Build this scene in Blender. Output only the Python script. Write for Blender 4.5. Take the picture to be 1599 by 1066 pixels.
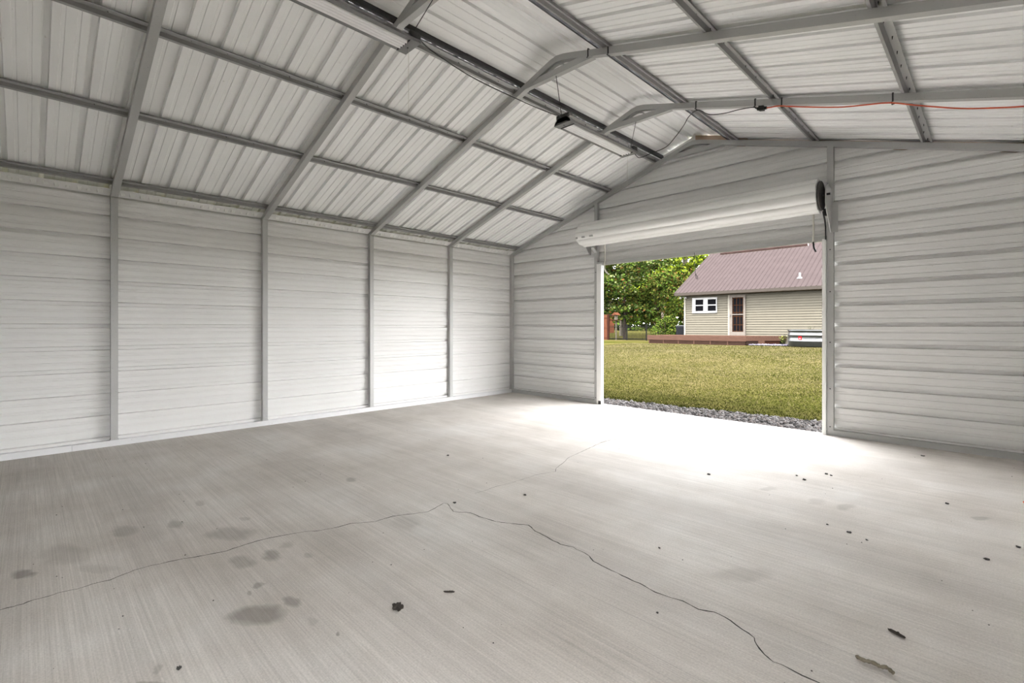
import bpy, math, random
import numpy as np
from mathutils import Vector, Matrix

random.seed(7)
RNG = np.random.default_rng(7)
for _o in list(bpy.data.objects):
    bpy.data.objects.remove(_o)
SC = bpy.context.scene
COL = SC.collection

# ------------------------------------------------------------------ camera
H = 1.277
YAW = math.radians(44.94)
cam_d = bpy.data.cameras.new('camera')
cam = bpy.data.objects.new('camera', cam_d)
COL.objects.link(cam)
cam.location = (0, 0, H)
cam.rotation_euler = (math.pi / 2, 0, YAW)
cam_d.sensor_width = 36.0
cam_d.lens = 754.55 / 1599 * 36.0
cam_d.shift_y = -22.0 / 1599
cam_d.clip_start = 0.02
cam_d.clip_end = 500
SC.camera = cam

# ------------------------------------------------------------------ sky, sun, exposure
W = bpy.data.worlds.new('overcast_sky')
SC.world = W
W.use_nodes = True
_bg = W.node_tree.nodes['Background']
_bg.inputs['Color'].default_value = (0.99, 0.996, 1.0, 1)
_bg.inputs['Strength'].default_value = 1.0
sun_d = bpy.data.lights.new('sun', 'SUN')
sun_d.energy = 0.9
sun_d.color = (1.0, 0.93, 0.82)
sun_d.angle = math.radians(14)
sun = bpy.data.objects.new('sun', sun_d)
COL.objects.link(sun)
sun.location = (6, -8, 20)
sun.rotation_euler = Vector((-0.22, 0.50, -0.84)).to_track_quat('-Z', 'Y').to_euler()
SC.view_settings.view_transform = 'Standard'
SC.view_settings.look = 'None'
SC.view_settings.exposure = 4.36
SC.view_settings.gamma = 1.0
SC.view_settings.use_curve_mapping = False


# ------------------------------------------------------------------ materials
def srgb(r, g, b):
    f = lambda c: (c / 255) / 12.92 if c / 255 <= 0.04045 else (((c / 255) + 0.055) / 1.055) ** 2.4
    return (f(r), f(g), f(b), 1)


class NT:
    def __init__(s, name):
        s.m = bpy.data.materials.new(name)
        s.m.use_nodes = True
        s.t = s.m.node_tree
        s.b = s.t.nodes['Principled BSDF']

    def n(s, typ, **kw):
        nd = s.t.nodes.new(typ)
        for k, v in kw.items():
            setattr(nd, k, v)
        return nd

    def l(s, a, b):
        s.t.links.new(a, b)

    def coords(s, scale=(1, 1, 1), kind='world'):
        if kind == 'world':
            g = s.n('ShaderNodeNewGeometry').outputs['Position']
        else:
            g = s.n('ShaderNodeTexCoord').outputs['Object']
        mp = s.n('ShaderNodeMapping')
        mp.inputs['Scale'].default_value = scale
        s.l(g, mp.inputs['Vector'])
        return mp.outputs['Vector']

    def noise(s, vec, scale=5, detail=4, rough=0.6):
        nd = s.n('ShaderNodeTexNoise')
        nd.inputs['Scale'].default_value = scale
        nd.inputs['Detail'].default_value = detail
        nd.inputs['Roughness'].default_value = rough
        s.l(vec, nd.inputs['Vector'])
        return nd.outputs['Fac']

    def ramp(s, fac, stops):
        r = s.n('ShaderNodeValToRGB')
        e = r.color_ramp.elements
        while len(e) < len(stops):
            e.new(0.5)
        for el, (p, c) in zip(e, stops):
            el.position = p
            el.color = c
        s.l(fac, r.inputs['Fac'])
        return r.outputs['Color']

    def mix(s, fac, a, b, mode='MIX'):
        m = s.n('ShaderNodeMix', data_type='RGBA', blend_type=mode)
        for sock, v in ((m.inputs[0], fac), (m.inputs[6], a), (m.inputs[7], b)):
            if hasattr(v, 'is_linked') or hasattr(v, 'links'):
                s.l(v, sock)
            else:
                sock.default_value = v
        return m.outputs[2]

    def math(s, op, a, b=0.0, clamp=False):
        m = s.n('ShaderNodeMath', operation=op)
        m.use_clamp = clamp
        for sock, v in ((m.inputs[0], a), (m.inputs[1], b)):
            if hasattr(v, 'links'):
                s.l(v, sock)
            else:
                sock.default_value = v
        return m.outputs[0]

    def bump(s, h, strength=0.2, dist=0.01):
        b = s.n('ShaderNodeBump')
        b.inputs['Strength'].default_value = strength
        b.inputs['Distance'].default_value = dist
        s.l(h, b.inputs['Height'])
        s.l(b.outputs['Normal'], s.b.inputs['Normal'])


EXT = 1.0


def plain(name, col, rough=0.5, metal=0.0, var=0.08, nscale=8, spec=0.5, kind='world', stretch=(1, 1, 1)):
    t = NT(name)
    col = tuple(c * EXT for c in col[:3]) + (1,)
    v = t.coords(stretch, kind)
    f = t.noise(v, nscale)
    a = tuple(max(0, c * (1 - var)) for c in col[:3]) + (1,)
    b = tuple(min(1, c * (1 + var)) for c in col[:3]) + (1,)
    t.l(t.ramp(f, [(0.3, a), (0.7, b)]), t.b.inputs['Base Color'])
    t.b.inputs['Roughness'].default_value = rough
    t.b.inputs['Metallic'].default_value = metal
    t.b.inputs['Specular IOR Level'].default_value = spec * (0.0 if EXT < 1 and metal < 0.5 else 1)
    return t.m


def speckled(name, col, dirt, rough, metal, amount=0.62, nscale=60, stretch=(1, 1, 1), big=2.0, spec=0.5):
    """painted or galvanised steel: broad tone variation plus fine dark specks"""
    t = NT(name)
    v = t.coords(stretch)
    broad = t.noise(v, big, 3)
    fine = t.noise(t.coords(), nscale, 2, 0.5)
    a = tuple(c * 0.93 for c in col[:3]) + (1,)
    base = t.ramp(broad, [(0.3, a), (0.7, col)])
    sp = t.ramp(fine, [(amount, (0, 0, 0, 1)), (amount + 0.09, (1, 1, 1, 1))])
    c = t.mix(t.math('MULTIPLY', sp, 0.5), base, dirt)
    t.l(c, t.b.inputs['Base Color'])
    t.b.inputs['Roughness'].default_value = rough
    t.b.inputs['Metallic'].default_value = metal
    t.b.inputs['Specular IOR Level'].default_value = spec
    return t.m


M = {}
M['panel'] = speckled('white_painted_steel', (0.765, 0.760, 0.748, 1), (0.35, 0.33, 0.28, 1), 0.42, 0.0, 0.74, 38, (0.6, 0.6, 0.6), 1.2)
M['roofpanel'] = speckled('white_roof_sheet', (0.905, 0.908, 0.903, 1), (0.35, 0.32, 0.24, 1), 0.45, 0.0, 0.735, 30, (0.6, 0.6, 0.6), 1.0)
M['galv'] = speckled('galvanised_steel', (0.46, 0.46, 0.452, 1), (0.22, 0.22, 0.21, 1), 0.5, 0.25, 0.66, 90)
M['purlin'] = speckled('galvanised_hat_channel', (0.36, 0.36, 0.355, 1), (0.15, 0.15, 0.15, 1), 0.45, 0.3, 0.68, 90)
M['rail'] = speckled('pale_base_rail', (0.70, 0.70, 0.71, 1), (0.35, 0.33, 0.3, 1), 0.45, 0.1, 0.72, 40)
M['doorwhite'] = speckled('white_door_curtain', (0.82, 0.82, 0.80, 1), (0.4, 0.38, 0.33, 1), 0.35, 0.0, 0.75, 40, (0.3, 1, 1), 1.5)
M['black'] = plain('black_plastic', (0.015, 0.015, 0.016, 1), 0.5)
M['blacksteel'] = plain('black_steel', (0.02, 0.02, 0.02, 1), 0.45, 0.3)
M['darkrope'] = plain('dark_rope', (0.03, 0.027, 0.03, 1), 0.9)
M['whiterope'] = plain('pale_rope', (0.55, 0.53, 0.47, 1), 0.9)
M['orange'] = plain('orange_cord_jacket', srgb(206, 86, 52), 0.5)
M['tube'] = plain('milky_tube', (0.86, 0.855, 0.87, 1), 0.25, 0, 0.01)
M['fixture'] = plain('grey_fixture_steel', (0.19, 0.19, 0.19, 1), 0.45, 0.3, 0.05)
M['tan'] = plain('tan_gable_trim', srgb(172, 148, 128), 0.5, 0, 0.2, 3)
M['brownbar'] = plain('brown_drip_trim', srgb(90, 66, 62), 0.5)
M['leafdry'] = plain('dry_leaf', (0.035, 0.028, 0.022, 1), 0.9, 0, 0.3, 60)
M['twig'] = plain('twig_bark', (0.16, 0.14, 0.10, 1), 0.9, 0, 0.3, 60)
M['crack'] = plain('crack_dirt', (0.05, 0.047, 0.043, 1), 1.0, 0, 0.4, 30, 0.1)  # dark dirt filling the slab cracks
M['pebble'] = plain('dark_pebble', (0.05, 0.047, 0.045, 1), 0.9, 0, 0.3, 60)


# ------------------------------------------------------------------ geometry helpers
ORG = {}


class MB:
    def __init__(s):
        s.v, s.f, s.mi = [], [], []

    def add(s, vs, fs, mi=0):
        k = len(s.v)
        s.v += [tuple(p) for p in vs]
        s.f += [tuple(i + k for i in f) for f in fs]
        s.mi += [mi] * len(fs)
        return s

    def box(s, x0, x1, y0, y1, z0, z1, mi=0):
        vs = [(x, y, z) for x in (x0, x1) for y in (y0, y1) for z in (z0, z1)]
        return s.add(vs, [(0, 1, 3, 2), (4, 6, 7, 5), (0, 4, 5, 1), (2, 3, 7, 6), (0, 2, 6, 4), (1, 5, 7, 3)], mi)

    def prism(s, poly, f, mi=0):
        """closed polygon extruded; f(p, 0|1) -> xyz"""
        n = len(poly)
        vs = [f(p, 0) for p in poly] + [f(p, 1) for p in poly]
        fs = [tuple(range(n - 1, -1, -1)), tuple(range(n, 2 * n))]
        fs += [(i, (i + 1) % n, n + (i + 1) % n, n + i) for i in range(n)]
        return s.add(vs, fs, mi)

    def sheet(s, prof, f, mi=0):
        """open profile extruded between t=0 and t=1"""
        n = len(prof)
        vs = [f(p, 0) for p in prof] + [f(p, 1) for p in prof]
        return s.add(vs, [(i, i + 1, n + i + 1, n + i) for i in range(n - 1)], mi)

    def sweep_xz(s, pts, half, y0, y1, mi=0):
        """rectangular tube along a polyline in the XZ plane with mitred bends"""
        n = len(pts)
        offs = []
        for i in range(n):
            d = []
            if i > 0:
                d.append((Vector(pts[i]) - Vector(pts[i - 1])).normalized())
            if i < n - 1:
                d.append((Vector(pts[i + 1]) - Vector(pts[i])).normalized())
            t = sum(d, Vector((0, 0))).normalized()
            k = 1 / max(0.4, t.dot(d[0]))
            offs.append(Vector((-t.y, t.x)) * half * k)
        vs = []
        for p, o in zip(pts, offs):
            p = Vector(p)
            for q, y in ((p + o, y0), (p + o, y1), (p - o, y1), (p - o, y0)):
                vs.append((q.x, y, q.y))
        fs = []
        for i in range(n - 1):
            a = 4 * i
            for j in range(4):
                fs.append((a + j, a + (j + 1) % 4, a + 4 + (j + 1) % 4, a + 4 + j))
        fs += [(3, 2, 1, 0), (4 * n - 4, 4 * n - 3, 4 * n - 2, 4 * n - 1)]
        return s.add(vs, fs, mi)

    def tube(s, pts, r, sides=6, mi=0):
        """round tube along a 3-D polyline; r number or list"""
        pts = [Vector(p) for p in pts]
        n = len(pts)
        rr = r if isinstance(r, (list, tuple)) else [r] * n
        vs = []
        t0 = (pts[1] - pts[0]).normalized()
        up = Vector((0, 0, 1)) if abs(t0.z) < 0.9 else Vector((1, 0, 0))
        for i, p in enumerate(pts):
            a = pts[max(0, i - 1)]
            b = pts[min(n - 1, i + 1)]
            t = (b - a).normalized()
            u = t.cross(up)
            if u.length < 1e-4:
                u = t.cross(Vector((0, 1, 0)))
            u.normalize()
            w = u.cross(t).normalized()
            for k in range(sides):
                an = 2 * math.pi * k / sides
                vs.append(p + (u * math.cos(an) + w * math.sin(an)) * rr[i])
        fs = []
        for i in range(n - 1):
            for k in range(sides):
                fs.append((i * sides + k, i * sides + (k + 1) % sides, (i + 1) * sides + (k + 1) % sides, (i + 1) * sides + k))
        fs += [tuple(range(sides - 1, -1, -1)), tuple(range((n - 1) * sides, n * sides))]
        return s.add(vs, fs, mi)

    def lathe(s, prof, c, sides=24, mi=0, sx=1.0, sy=1.0):
        """(radius, z) profile turned about the vertical through c"""
        n = len(prof)
        vs = []
        for r, z in prof:
            for k in range(sides):
                a = 2 * math.pi * k / sides
                vs.append((c[0] + r * sx * math.cos(a), c[1] + r * sy * math.sin(a), c[2] + z))
        fs = []
        for i in range(n - 1):
            for k in range(sides):
                fs.append((i * sides + k, i * sides + (k + 1) % sides, (i + 1) * sides + (k + 1) % sides, (i + 1) * sides + k))
        return s.add(vs, fs, mi)

    def obj(s, name, mat, parent=None, smooth=False, loc=None):
        o0 = Vector((0, 0, 0))
        if parent is not None:
            o0 = ORG[parent]
        elif loc is not None:
            o0 = Vector(loc)
        me = bpy.data.meshes.new(name)
        me.from_pydata([(p[0] - o0.x, p[1] - o0.y, p[2] - o0.z) for p in s.v], [], s.f)
        for m in (mat if isinstance(mat, (list, tuple)) else [mat]):
            me.materials.append(m)
        if any(s.mi):
            me.polygons.foreach_set('material_index', s.mi)
        if smooth:
            me.polygons.foreach_set('use_smooth', [True] * len(me.polygons))
        me.update()
        o = bpy.data.objects.new(name, me)
        COL.objects.link(o)
        if parent is not None:
            o.parent = parent
            ORG[o] = o0
        else:
            o.location = o0
            ORG[o] = o0
        return o


def tag(o, label=None, cat=None, group=None, kind=None):
    if label:
        o['label'] = label
    if cat:
        o['category'] = cat
    if group:
        o['group'] = group
    if kind:
        o['kind'] = kind
    return o


def root(name, loc, label, cat=None, group=None, kind=None):
    o = bpy.data.objects.new(name, None)
    o.empty_display_size = 0.1
    COL.objects.link(o)
    o.location = loc
    ORG[o] = Vector(loc)
    return tag(o, label, cat, group, kind)


def spline(pts, n=6):
    pts = [Vector(p) for p in pts]
    out = []
    for i in range(len(pts) - 1):
        p0, p1, p2, p3 = pts[max(0, i - 1)], pts[i], pts[i + 1], pts[min(len(pts) - 1, i + 2)]
        for k in range(n):
            t = k / n
            out.append(0.5 * ((2 * p1) + (p2 - p0) * t + (2 * p0 - 5 * p1 + 4 * p2 - p3) * t * t + (3 * p1 - p0 - 3 * p2 + p3) * t ** 3))
    out.append(pts[-1])
    return out


# ------------------------------------------------------------------ building constants
XL, XR = -6.782, 0.662          # side wall sheets
YF, YB = 6.787, -3.94           # door-end wall sheet, rear wall sheet
XA, ZA = -3.06, 3.97            # ridge
SL, SR = 0.335, 0.288           # roof slopes
FRAMES = [0.661 + 1.524 * i for i in range(5)]
TH = 0.06                       # frame tube
DX0, DX1, DZ = -4.70, -1.41, 2.31


def rtop(x):
    return ZA + SL * (x - XA) if x < XA else ZA - SR * (x - XA)


AL, AR = math.atan(SL), math.atan(SR)
NL = (-math.sin(AL), math.cos(AL))
NR = (math.sin(AR), math.cos(AR))


def roofpt(x, off, y):
    n = NL if x < XA else NR
    return (x + n[0] * off, y, rtop(x) + n[1] * off)


def rib_profile(s0, s1, ribs, step, lap0=False, lap1=False):
    """steel sheet section: (s, d), d>0 outward; a bold rib at each value of ribs, two faint ones between"""
    pts = []
    allr = [(r, 0) for r in ribs]
    for r in [ribs[0] - step] + list(ribs):
        allr += [(r + step / 3, 1), (r + 2 * step / 3, 1)]
    for r, k in sorted(allr):
        if k == 0:
            pts += [(r - 0.024, 0), (r - 0.018, 0.037), (r + 0.018, 0.037), (r + 0.024, 0)]
        else:
            pts += [(r - 0.014, 0), (r - 0.009, 0.0055), (r + 0.009, 0.0055), (r + 0.014, 0)]
    pts = [p for p in pts if s0 < p[0] < s1]

    def at(s):
        for a, b in zip(pts, pts[1:]):
            if a[0] <= s <= b[0]:
                return a[1] + (b[1] - a[1]) * (s - a[0]) / max(1e-6, b[0] - a[0])
        return 0
    pts = [(s0, at(s0))] + pts + [(s1, at(s1))]
    return pts


def lap(prof, amount=0.003, edge='low', width=0.066):
    """one edge of the sheet lies over its neighbour, a little towards the room"""
    out = []
    for s, d in prof:
        e = (s - prof[0][0]) if edge == 'low' else (prof[-1][0] - s)
        out.append((s, d - amount if e < width else d))
    return out


# ------------------------------------------------------------------ floor
def floor_material(stains):
    t = NT('broomed_concrete')
    wpos = t.n('ShaderNodeNewGeometry').outputs['Position']
    broom = t.noise(t.coords((1.3, 150, 1)), 1.0, 3, 0.7)
    broom2 = t.noise(t.coords((0.8, 45, 1)), 1.0, 3, 0.65)
    band = t.noise(t.coords((0.25, 2.6, 1)), 1.0, 4, 0.6)
    cloud = t.noise(t.coords((1, 1, 1)), 0.9, 5, 0.62)
    grit = t.noise(t.coords(), 120, 2, 0.7)
    base = t.ramp(cloud, [(0.30, (0.480, 0.442, 0.402, 1)), (0.52, (0.598, 0.562, 0.527, 1)), (0.70, (0.680, 0.655, 0.628, 1))])
    c = t.mix(0.62, base, t.ramp(band, [(0.3, (0.80, 0.80, 0.80, 1)), (0.7, (1.13, 1.13, 1.13, 1))]), 'MULTIPLY')
    c = t.mix(0.34, c, t.ramp(broom2, [(0.33, (0.80, 0.80, 0.80, 1)), (0.66, (1.12, 1.12, 1.12, 1))]), 'MULTIPLY')
    c = t.mix(0.46, c, t.ramp(broom, [(0.33, (0.74, 0.74, 0.735, 1)), (0.64, (1.14, 1.14, 1.14, 1))]), 'MULTIPLY')
    c = t.mix(0.8, c, t.ramp(grit, [(0.3, (0.82, 0.82, 0.82, 1)), (0.7, (1.1, 1.1, 1.1, 1))]), 'MULTIPLY')
    # oil and water marks
    warp = t.n('ShaderNodeTexNoise')
    warp.inputs['Scale'].default_value = 7
    warp.inputs['Detail'].default_value = 4
    t.l(wpos, warp.inputs['Vector'])
    sub = t.n('ShaderNodeVectorMath', operation='SUBTRACT')
    t.l(warp.outputs['Color'], sub.inputs[0])
    sub.inputs[1].default_value = (0.5, 0.5, 0.5)
    scl = t.n('ShaderNodeVectorMath', operation='SCALE')
    t.l(sub.outputs[0], scl.inputs[0])
    scl.inputs['Scale'].default_value = 0.11
    add = t.n('ShaderNodeVectorMath', operation='ADD')
    t.l(wpos, add.inputs[0])
    t.l(scl.outputs[0], add.inputs[1])
    dark = None
    lite = None
    for (cx, cy, a, b, c2, d2, amt) in stains:
        dif = t.n('ShaderNodeVectorMath', operation='SUBTRACT')
        t.l(add.outputs[0], dif.inputs[0])
        dif.inputs[1].default_value = (cx, cy, 0)
        d0 = t.n('ShaderNodeVectorMath', operation='DOT_PRODUCT')
        d1 = t.n('ShaderNodeVectorMath', operation='DOT_PRODUCT')
        t.l(dif.outputs[0], d0.inputs[0])
        t.l(dif.outputs[0], d1.inputs[0])
        d0.inputs[1].default_value = (a, b, 0)
        d1.inputs[1].default_value = (c2, d2, 0)
        q = t.math('ADD', t.math('MULTIPLY', d0.outputs['Value'], d0.outputs['Value']), t.math('MULTIPLY', d1.outputs['Value'], d1.outputs['Value']))
        mr = t.n('ShaderNodeMapRange')
        mr.inputs['From Min'].default_value = 1.7
        mr.inputs['From Max'].default_value = 0.45
        mr.inputs['To Min'].default_value = 0
        mr.inputs['To Max'].default_value = abs(amt)
        t.l(q, mr.inputs['Value'])
        if amt > 0:
            dark = mr.outputs[0] if dark is None else t.math('MAXIMUM', dark, mr.outputs[0])
        else:
            lite = mr.outputs[0] if lite is None else t.math('MAXIMUM', lite, mr.outputs[0])
    dk = t.math('MULTIPLY', dark, t.math('ADD', t.math('MULTIPLY', grit, 0.9), 0.30))
    c = t.mix(dk, c, t.mix(1.0, c, (0.36, 0.345, 0.325, 1), 'MULTIPLY'))
    c = t.mix(t.math('MULTIPLY', lite, 0.8), c, (0.66, 0.65, 0.63, 1))
    t.l(c, t.b.inputs['Base Color'])
    t.b.inputs['Roughness'].default_value = 0.75
    t.b.inputs['Specular IOR Level'].default_value = 0.2
    t.bump(t.math('ADD', broom, t.math('MULTIPLY', broom2, 0.5)), 0.28, 0.004)
    return t.m


STAINS = [(-3.567, -0.009, 0.0, 22.22, 21.28, -20.8, 0.8), (-3.765, 0.682, 4.37, 24.2, 10.2, -10.2, 0.6), (-3.865, 0.423, 1.56, 15.42, 10.22, -10.05, 0.45), (-3.699, 0.152, 0.44, 11.47, 6.21, -6.14, 0.35), (-3.355, 0.887, 2.28, 8.59, 8.06, -8.06, 0.5), (-2.873, 0.958, 7.95, 24.57, 11.2, -10.84, 0.7), (-2.898, 0.825, 4.66, 16.72, 9.95, -9.74, 0.5), (-2.577, 0.798, 16.81, 54.62, 29.41, -29.41, 0.6), (-2.543, 0.748, 20.24, 68.83, 44.53, -48.58, 0.6), (-2.317, 0.722, 3.14, 9.97, 10.38, -10.52, 0.85), (-2.314, 0.858, 9.22, 26.5, 16.13, -16.13, 0.7), (-2.223, 0.361, 11.9, 71.43, 23.81, -23.81, 0.5), (-2.152, 0.323, 3.68, 25.74, 41.67, -41.67, 0.7), (-1.924, 0.904, 41.67, 83.33, 47.62, -47.62, 0.8), (-3.356, 0.267, 1.03, 14.12, 16.95, -16.95, 0.3), (-3.543, 1.016, 11.76, 37.65, 23.53, -24.71, 0.4), (-2.935, 1.07, 8.47, 22.78, 16.95, -16.95, 0.4), (-2.72, 1.111, 18.93, 44.75, 27.54, -25.82, 0.4), (-2.099, 0.871, 21.1, 50.32, 22.73, -22.73, 0.3), (-4.08, 0.879, 8.0, 37.09, 16.0, -16.73, 0.4), (-3.81, 1.921, 10.34, 20.27, 13.65, -13.24, 0.6), (-2.532, 1.754, 9.33, 13.4, 7.46, -7.46, -0.3), (-2.713, 1.742, 6.44, 9.95, 6.9, -6.9, 0.25), (-0.753, 4.107, 19.06, 3.59, 12.43, -12.15, 0.4), (-0.05, 4.491, 27.78, 0.0, 21.74, -21.74, 0.5), (-0.915, 2.622, 7.67, 2.67, 10.67, -10.78, 0.3), (-0.92, 4.095, 17.86, 3.97, 11.16, -11.41, 0.3), (-0.785, 4.394, 11.98, 2.14, 5.99, -6.07, -0.35), (-1.26, 4.131, 15.57, 4.84, 16.95, -16.95, 0.35)]
M['floor'] = floor_material(STAINS)
fl = MB().box(XL - 0.05, XR + 0.10, YB - 0.05, 6.80, -0.14, 0.0).obj('floor', M['floor'])
tag(fl, 'grey broom-finished concrete slab with stains and long cracks', None, None, 'structure')

C1 = [(-3.193, -0.13), (-3.181, -0.089), (-3.176, -0.047), (-3.174, -0.015), (-3.187, 0.017), (-3.181, 0.066), (-3.188, 0.104), (-3.168, 0.174), (-3.177, 0.228), (-3.164, 0.294), (-3.186, 0.349), (-3.203, 0.396), (-3.201, 0.471), (-3.177, 0.575), (-3.142, 0.672), (-3.104, 0.804), (-3.118, 0.9), (-3.115, 1.008), (-3.085, 1.125), (-3.054, 1.22), (-3.0, 1.30), (-2.971, 1.401), (-2.967, 1.488), (-2.881, 1.614), (-2.878, 1.744), (-2.819, 1.862), (-2.777, 1.96), (-2.795, 2.029), (-2.833, 2.135), (-2.809, 2.147), (-2.653, 2.084), (-2.556, 2.152), (-2.426, 2.157), (-2.317, 2.177), (-2.21, 2.234), (-2.13, 2.284), (-2.038, 2.247), (-1.928, 2.235), (-1.808, 2.215), (-1.731, 2.24), (-1.604, 2.217), (-1.55, 2.182), (-1.456, 2.17), (-1.356, 2.16), (-1.253, 2.157), (-1.158, 2.138), (-1.078, 2.148), (-1.029, 2.16), (-0.949, 2.146), (-0.891, 2.175), (-0.841, 2.171), (-0.786, 2.148), (-0.698, 2.111), (-0.677, 2.073), (-0.635, 2.032), (-0.598, 2.011), (-0.553, 2.015), (-0.5, 2.007), (-0.448, 2.009), (-0.41, 2.005), (-0.2, 1.95), (0.1, 1.97)]
C2 = [(-2.827, 2.424), (-2.823, 2.534), (-2.831, 2.66), (-2.81, 2.789), (-2.805, 2.94), (-2.81, 3.125), (-2.751, 3.302), (-2.818, 3.395), (-2.869, 3.546), (-2.959, 3.761), (-2.994, 3.986), (-3.088, 4.504), (-3.079, 4.707), (-3.0, 4.881), (-2.994, 5.133), (-3.004, 5.387), (-2.983, 5.731), (-2.967, 5.881), (-2.924, 6.172), (-2.85, 6.525)]


def crack(pts, w0, taper):
    fine = []
    for (a, b) in zip(pts, pts[1:]):
        n = max(2, int(math.dist(a, b) / 0.03))
        for k in range(n):
            t = k / n
            j = 0.004 if k else 0
            fine.append((a[0] + (b[0] - a[0]) * t + random.uniform(-j, j), a[1] + (b[1] - a[1]) * t + random.uniform(-j, j)))
    fine.append(pts[-1])
    mb = MB()
    n = len(fine)
    vs = []
    for i, p in enumerate(fine):
        a, b = fine[max(0, i - 1)], fine[min(n - 1, i + 1)]
        d = Vector((b[0] - a[0], b[1] - a[1])).normalized()
        w = w0 * random.uniform(0.45, 1.25) * taper(i / n)
        vs.append((p[0] - d.y * w, p[1] + d.x * w, 0.0007))
        vs.append((p[0] + d.y * w, p[1] - d.x * w, 0.0007))
    mb.add(vs, [(2 * i, 2 * i + 1, 2 * i + 3, 2 * i + 2) for i in range(n - 1)])
    return mb.obj('crack', M['crack'], fl)


crack(C1, 0.0034, lambda t: 1.0)
crack(C2, 0.0036, lambda t: 0.35 + 0.9 * t if t < 0.5 else 1.3)

# ------------------------------------------------------------------ walls
def wall_root(name, label):
    return root(name, (0, 0, 0), label, None, None, 'structure')


LST, L0 = 0.2355, 0.349          # rib step and first rib, side walls
EST, E0 = 0.2415, 0.344          # end walls


def rows(z0, z1, first, step, seam0):
    """sheet rows of four ribs each: list of (lo, hi)"""
    out = []
    b = seam0
    lo = z0
    while b <= z0 + 0.05:
        b += 4 * step
    while b < z1:
        out.append((lo, b))
        lo = b
        b += 4 * step
    out.append((lo, z1))
    return [r for r in out if r[1] - r[0] > 0.02]


def side_wall(root_o, x, sgn, y0, y1, z0, z1):
    for lo, hi in rows(z0, z1, L0, LST, L0 + 2 * LST):
        ribs = [L0 + LST * k for k in range(-1, 14)]
        lo2 = lo - 0.03 if lo > z0 else lo
        hi2 = hi + 0.03 if hi < z1 else hi
        p = rib_profile(lo2, hi2, ribs, LST)
        if lo > z0:
            p = lap(p, 0.003, 'low')
        mb = MB().sheet(p, lambda q, t: (x + sgn * q[1], y0 + (y1 - y0) * t, q[0]))
        mb.obj('wall_panel', M['panel'], root_o)


wl = wall_root('wall_left', 'long side wall of white horizontally ribbed steel panels')
side_wall(wl, XL, -1, YB, YF, 0.02, 2.735)

wr = wall_root('wall_right', 'side wall of white ribbed steel panels next to the camera')
FILL_Y0, FILL_Y1, FILL_Z = -0.82, 0.28, 2.08      # unseen opening, added beside the camera to let in fill light
side_wall(wr, XR, 1, YB, FILL_Y0, 0.02, 2.88)
side_wall(wr, XR, 1, FILL_Y0, FILL_Y1, FILL_Z, 2.88)
side_wall(wr, XR, 1, FILL_Y1, YF, 0.02, 2.88)


def end_wall(root_o, y, sgn, sections):
    """sections: (x0, x1, z0); each row clipped to the gable line"""
    ztop = ZA + 0.03
    ribs = [E0 + EST * k for k in range(-1, 18)]
    for x0, x1, z0 in sections:
        for lo, hi in rows(z0, ztop, E0, EST, E0 + EST):
            lo2 = lo - 0.03 if lo > z0 else lo
            hi2 = hi + 0.03 if hi < ztop else hi
            p = rib_profile(lo2, hi2, ribs, EST)
            if lo > z0:
                p = lap(p, 0.003, 'low')
            # densify so that the gable clip is clean
            vs_a, vs_b = [], []
            for s, d in p:
                xa = XA - (ZA + 0.01 - s) / SL if s > 2.0 else x0
                xb = XA + (ZA + 0.01 - s) / SR if s > 2.0 else x1
                a, b = max(x0, xa), min(x1, xb)
                if b <= a:
                    continue
                vs_a.append((a, y + sgn * d, s))
                vs_b.append((b, y + sgn * d, s))
            n = len(vs_a)
            if n < 2:
                continue
            MB().add(vs_a + vs_b, [(i, i + 1, n + i + 1, n + i) for i in range(n - 1)]).obj('wall_panel', M['panel'], root_o)


we = wall_root('wall_front', 'door-end wall of white ribbed steel panels with a gable top')
end_wall(we, YF, 1, [(XL, DX0 - 0.02, 0.02), (DX0 - 0.02, DX1 + 0.03, DZ + 0.02), (DX1 + 0.03, XR, 0.02)])
wb = wall_root('wall_rear', 'rear gable wall of white ribbed steel panels')
end_wall(wb, YB, -1, [(XL, XR, 0.02)])

# outside corner flashings, added to stop light leaking past the rib ends
k_ = 3
for cx, sx in ((XL, -1), (XR, 1)):
    for cy, sy in ((YF, 1), (YB, -1)):
        mb = MB()
        xa, xb = sorted((cx + sx * 0.042, cx + sx * 0.052))
        ya, yb_ = sorted((cy + sy * 0.052, cy - sy * 0.16))
        mb.box(xa, xb, ya, yb_, 0.0, 2.70)
        xa, xb = sorted((cx + sx * 0.052, cx - sx * 0.16))
        ya, yb_ = sorted((cy + sy * 0.042, cy + sy * 0.052))
        mb.box(xa, xb, ya, yb_, 0.0, 2.70)
        tag(mb.obj(f'trim_{k_}', M['panel']), 'white steel corner flashing added outside to stop light leaks', None, None, 'structure')
        k_ += 1

# base rails
def brail(name, x0, x1, y0, y1, label, split=None, axis='y'):
    r = root(name, ((x0 + x1) / 2, (y0 + y1) / 2, 0), label, None, None, 'structure')
    cuts = [y0] + (split or []) + [y1] if axis == 'y' else [x0] + (split or []) + [x1]
    for a, b in zip(cuts, cuts[1:]):
        g = 0.0015
        if axis == 'y':
            MB().box(x0, x1, a + g, b - g, 0.0, 0.062).obj('rail_length', M['rail'], r)
        else:
            MB().box(a + g, b - g, y0, y1, 0.0, 0.062).obj('rail_length', M['galv'], r)


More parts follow.
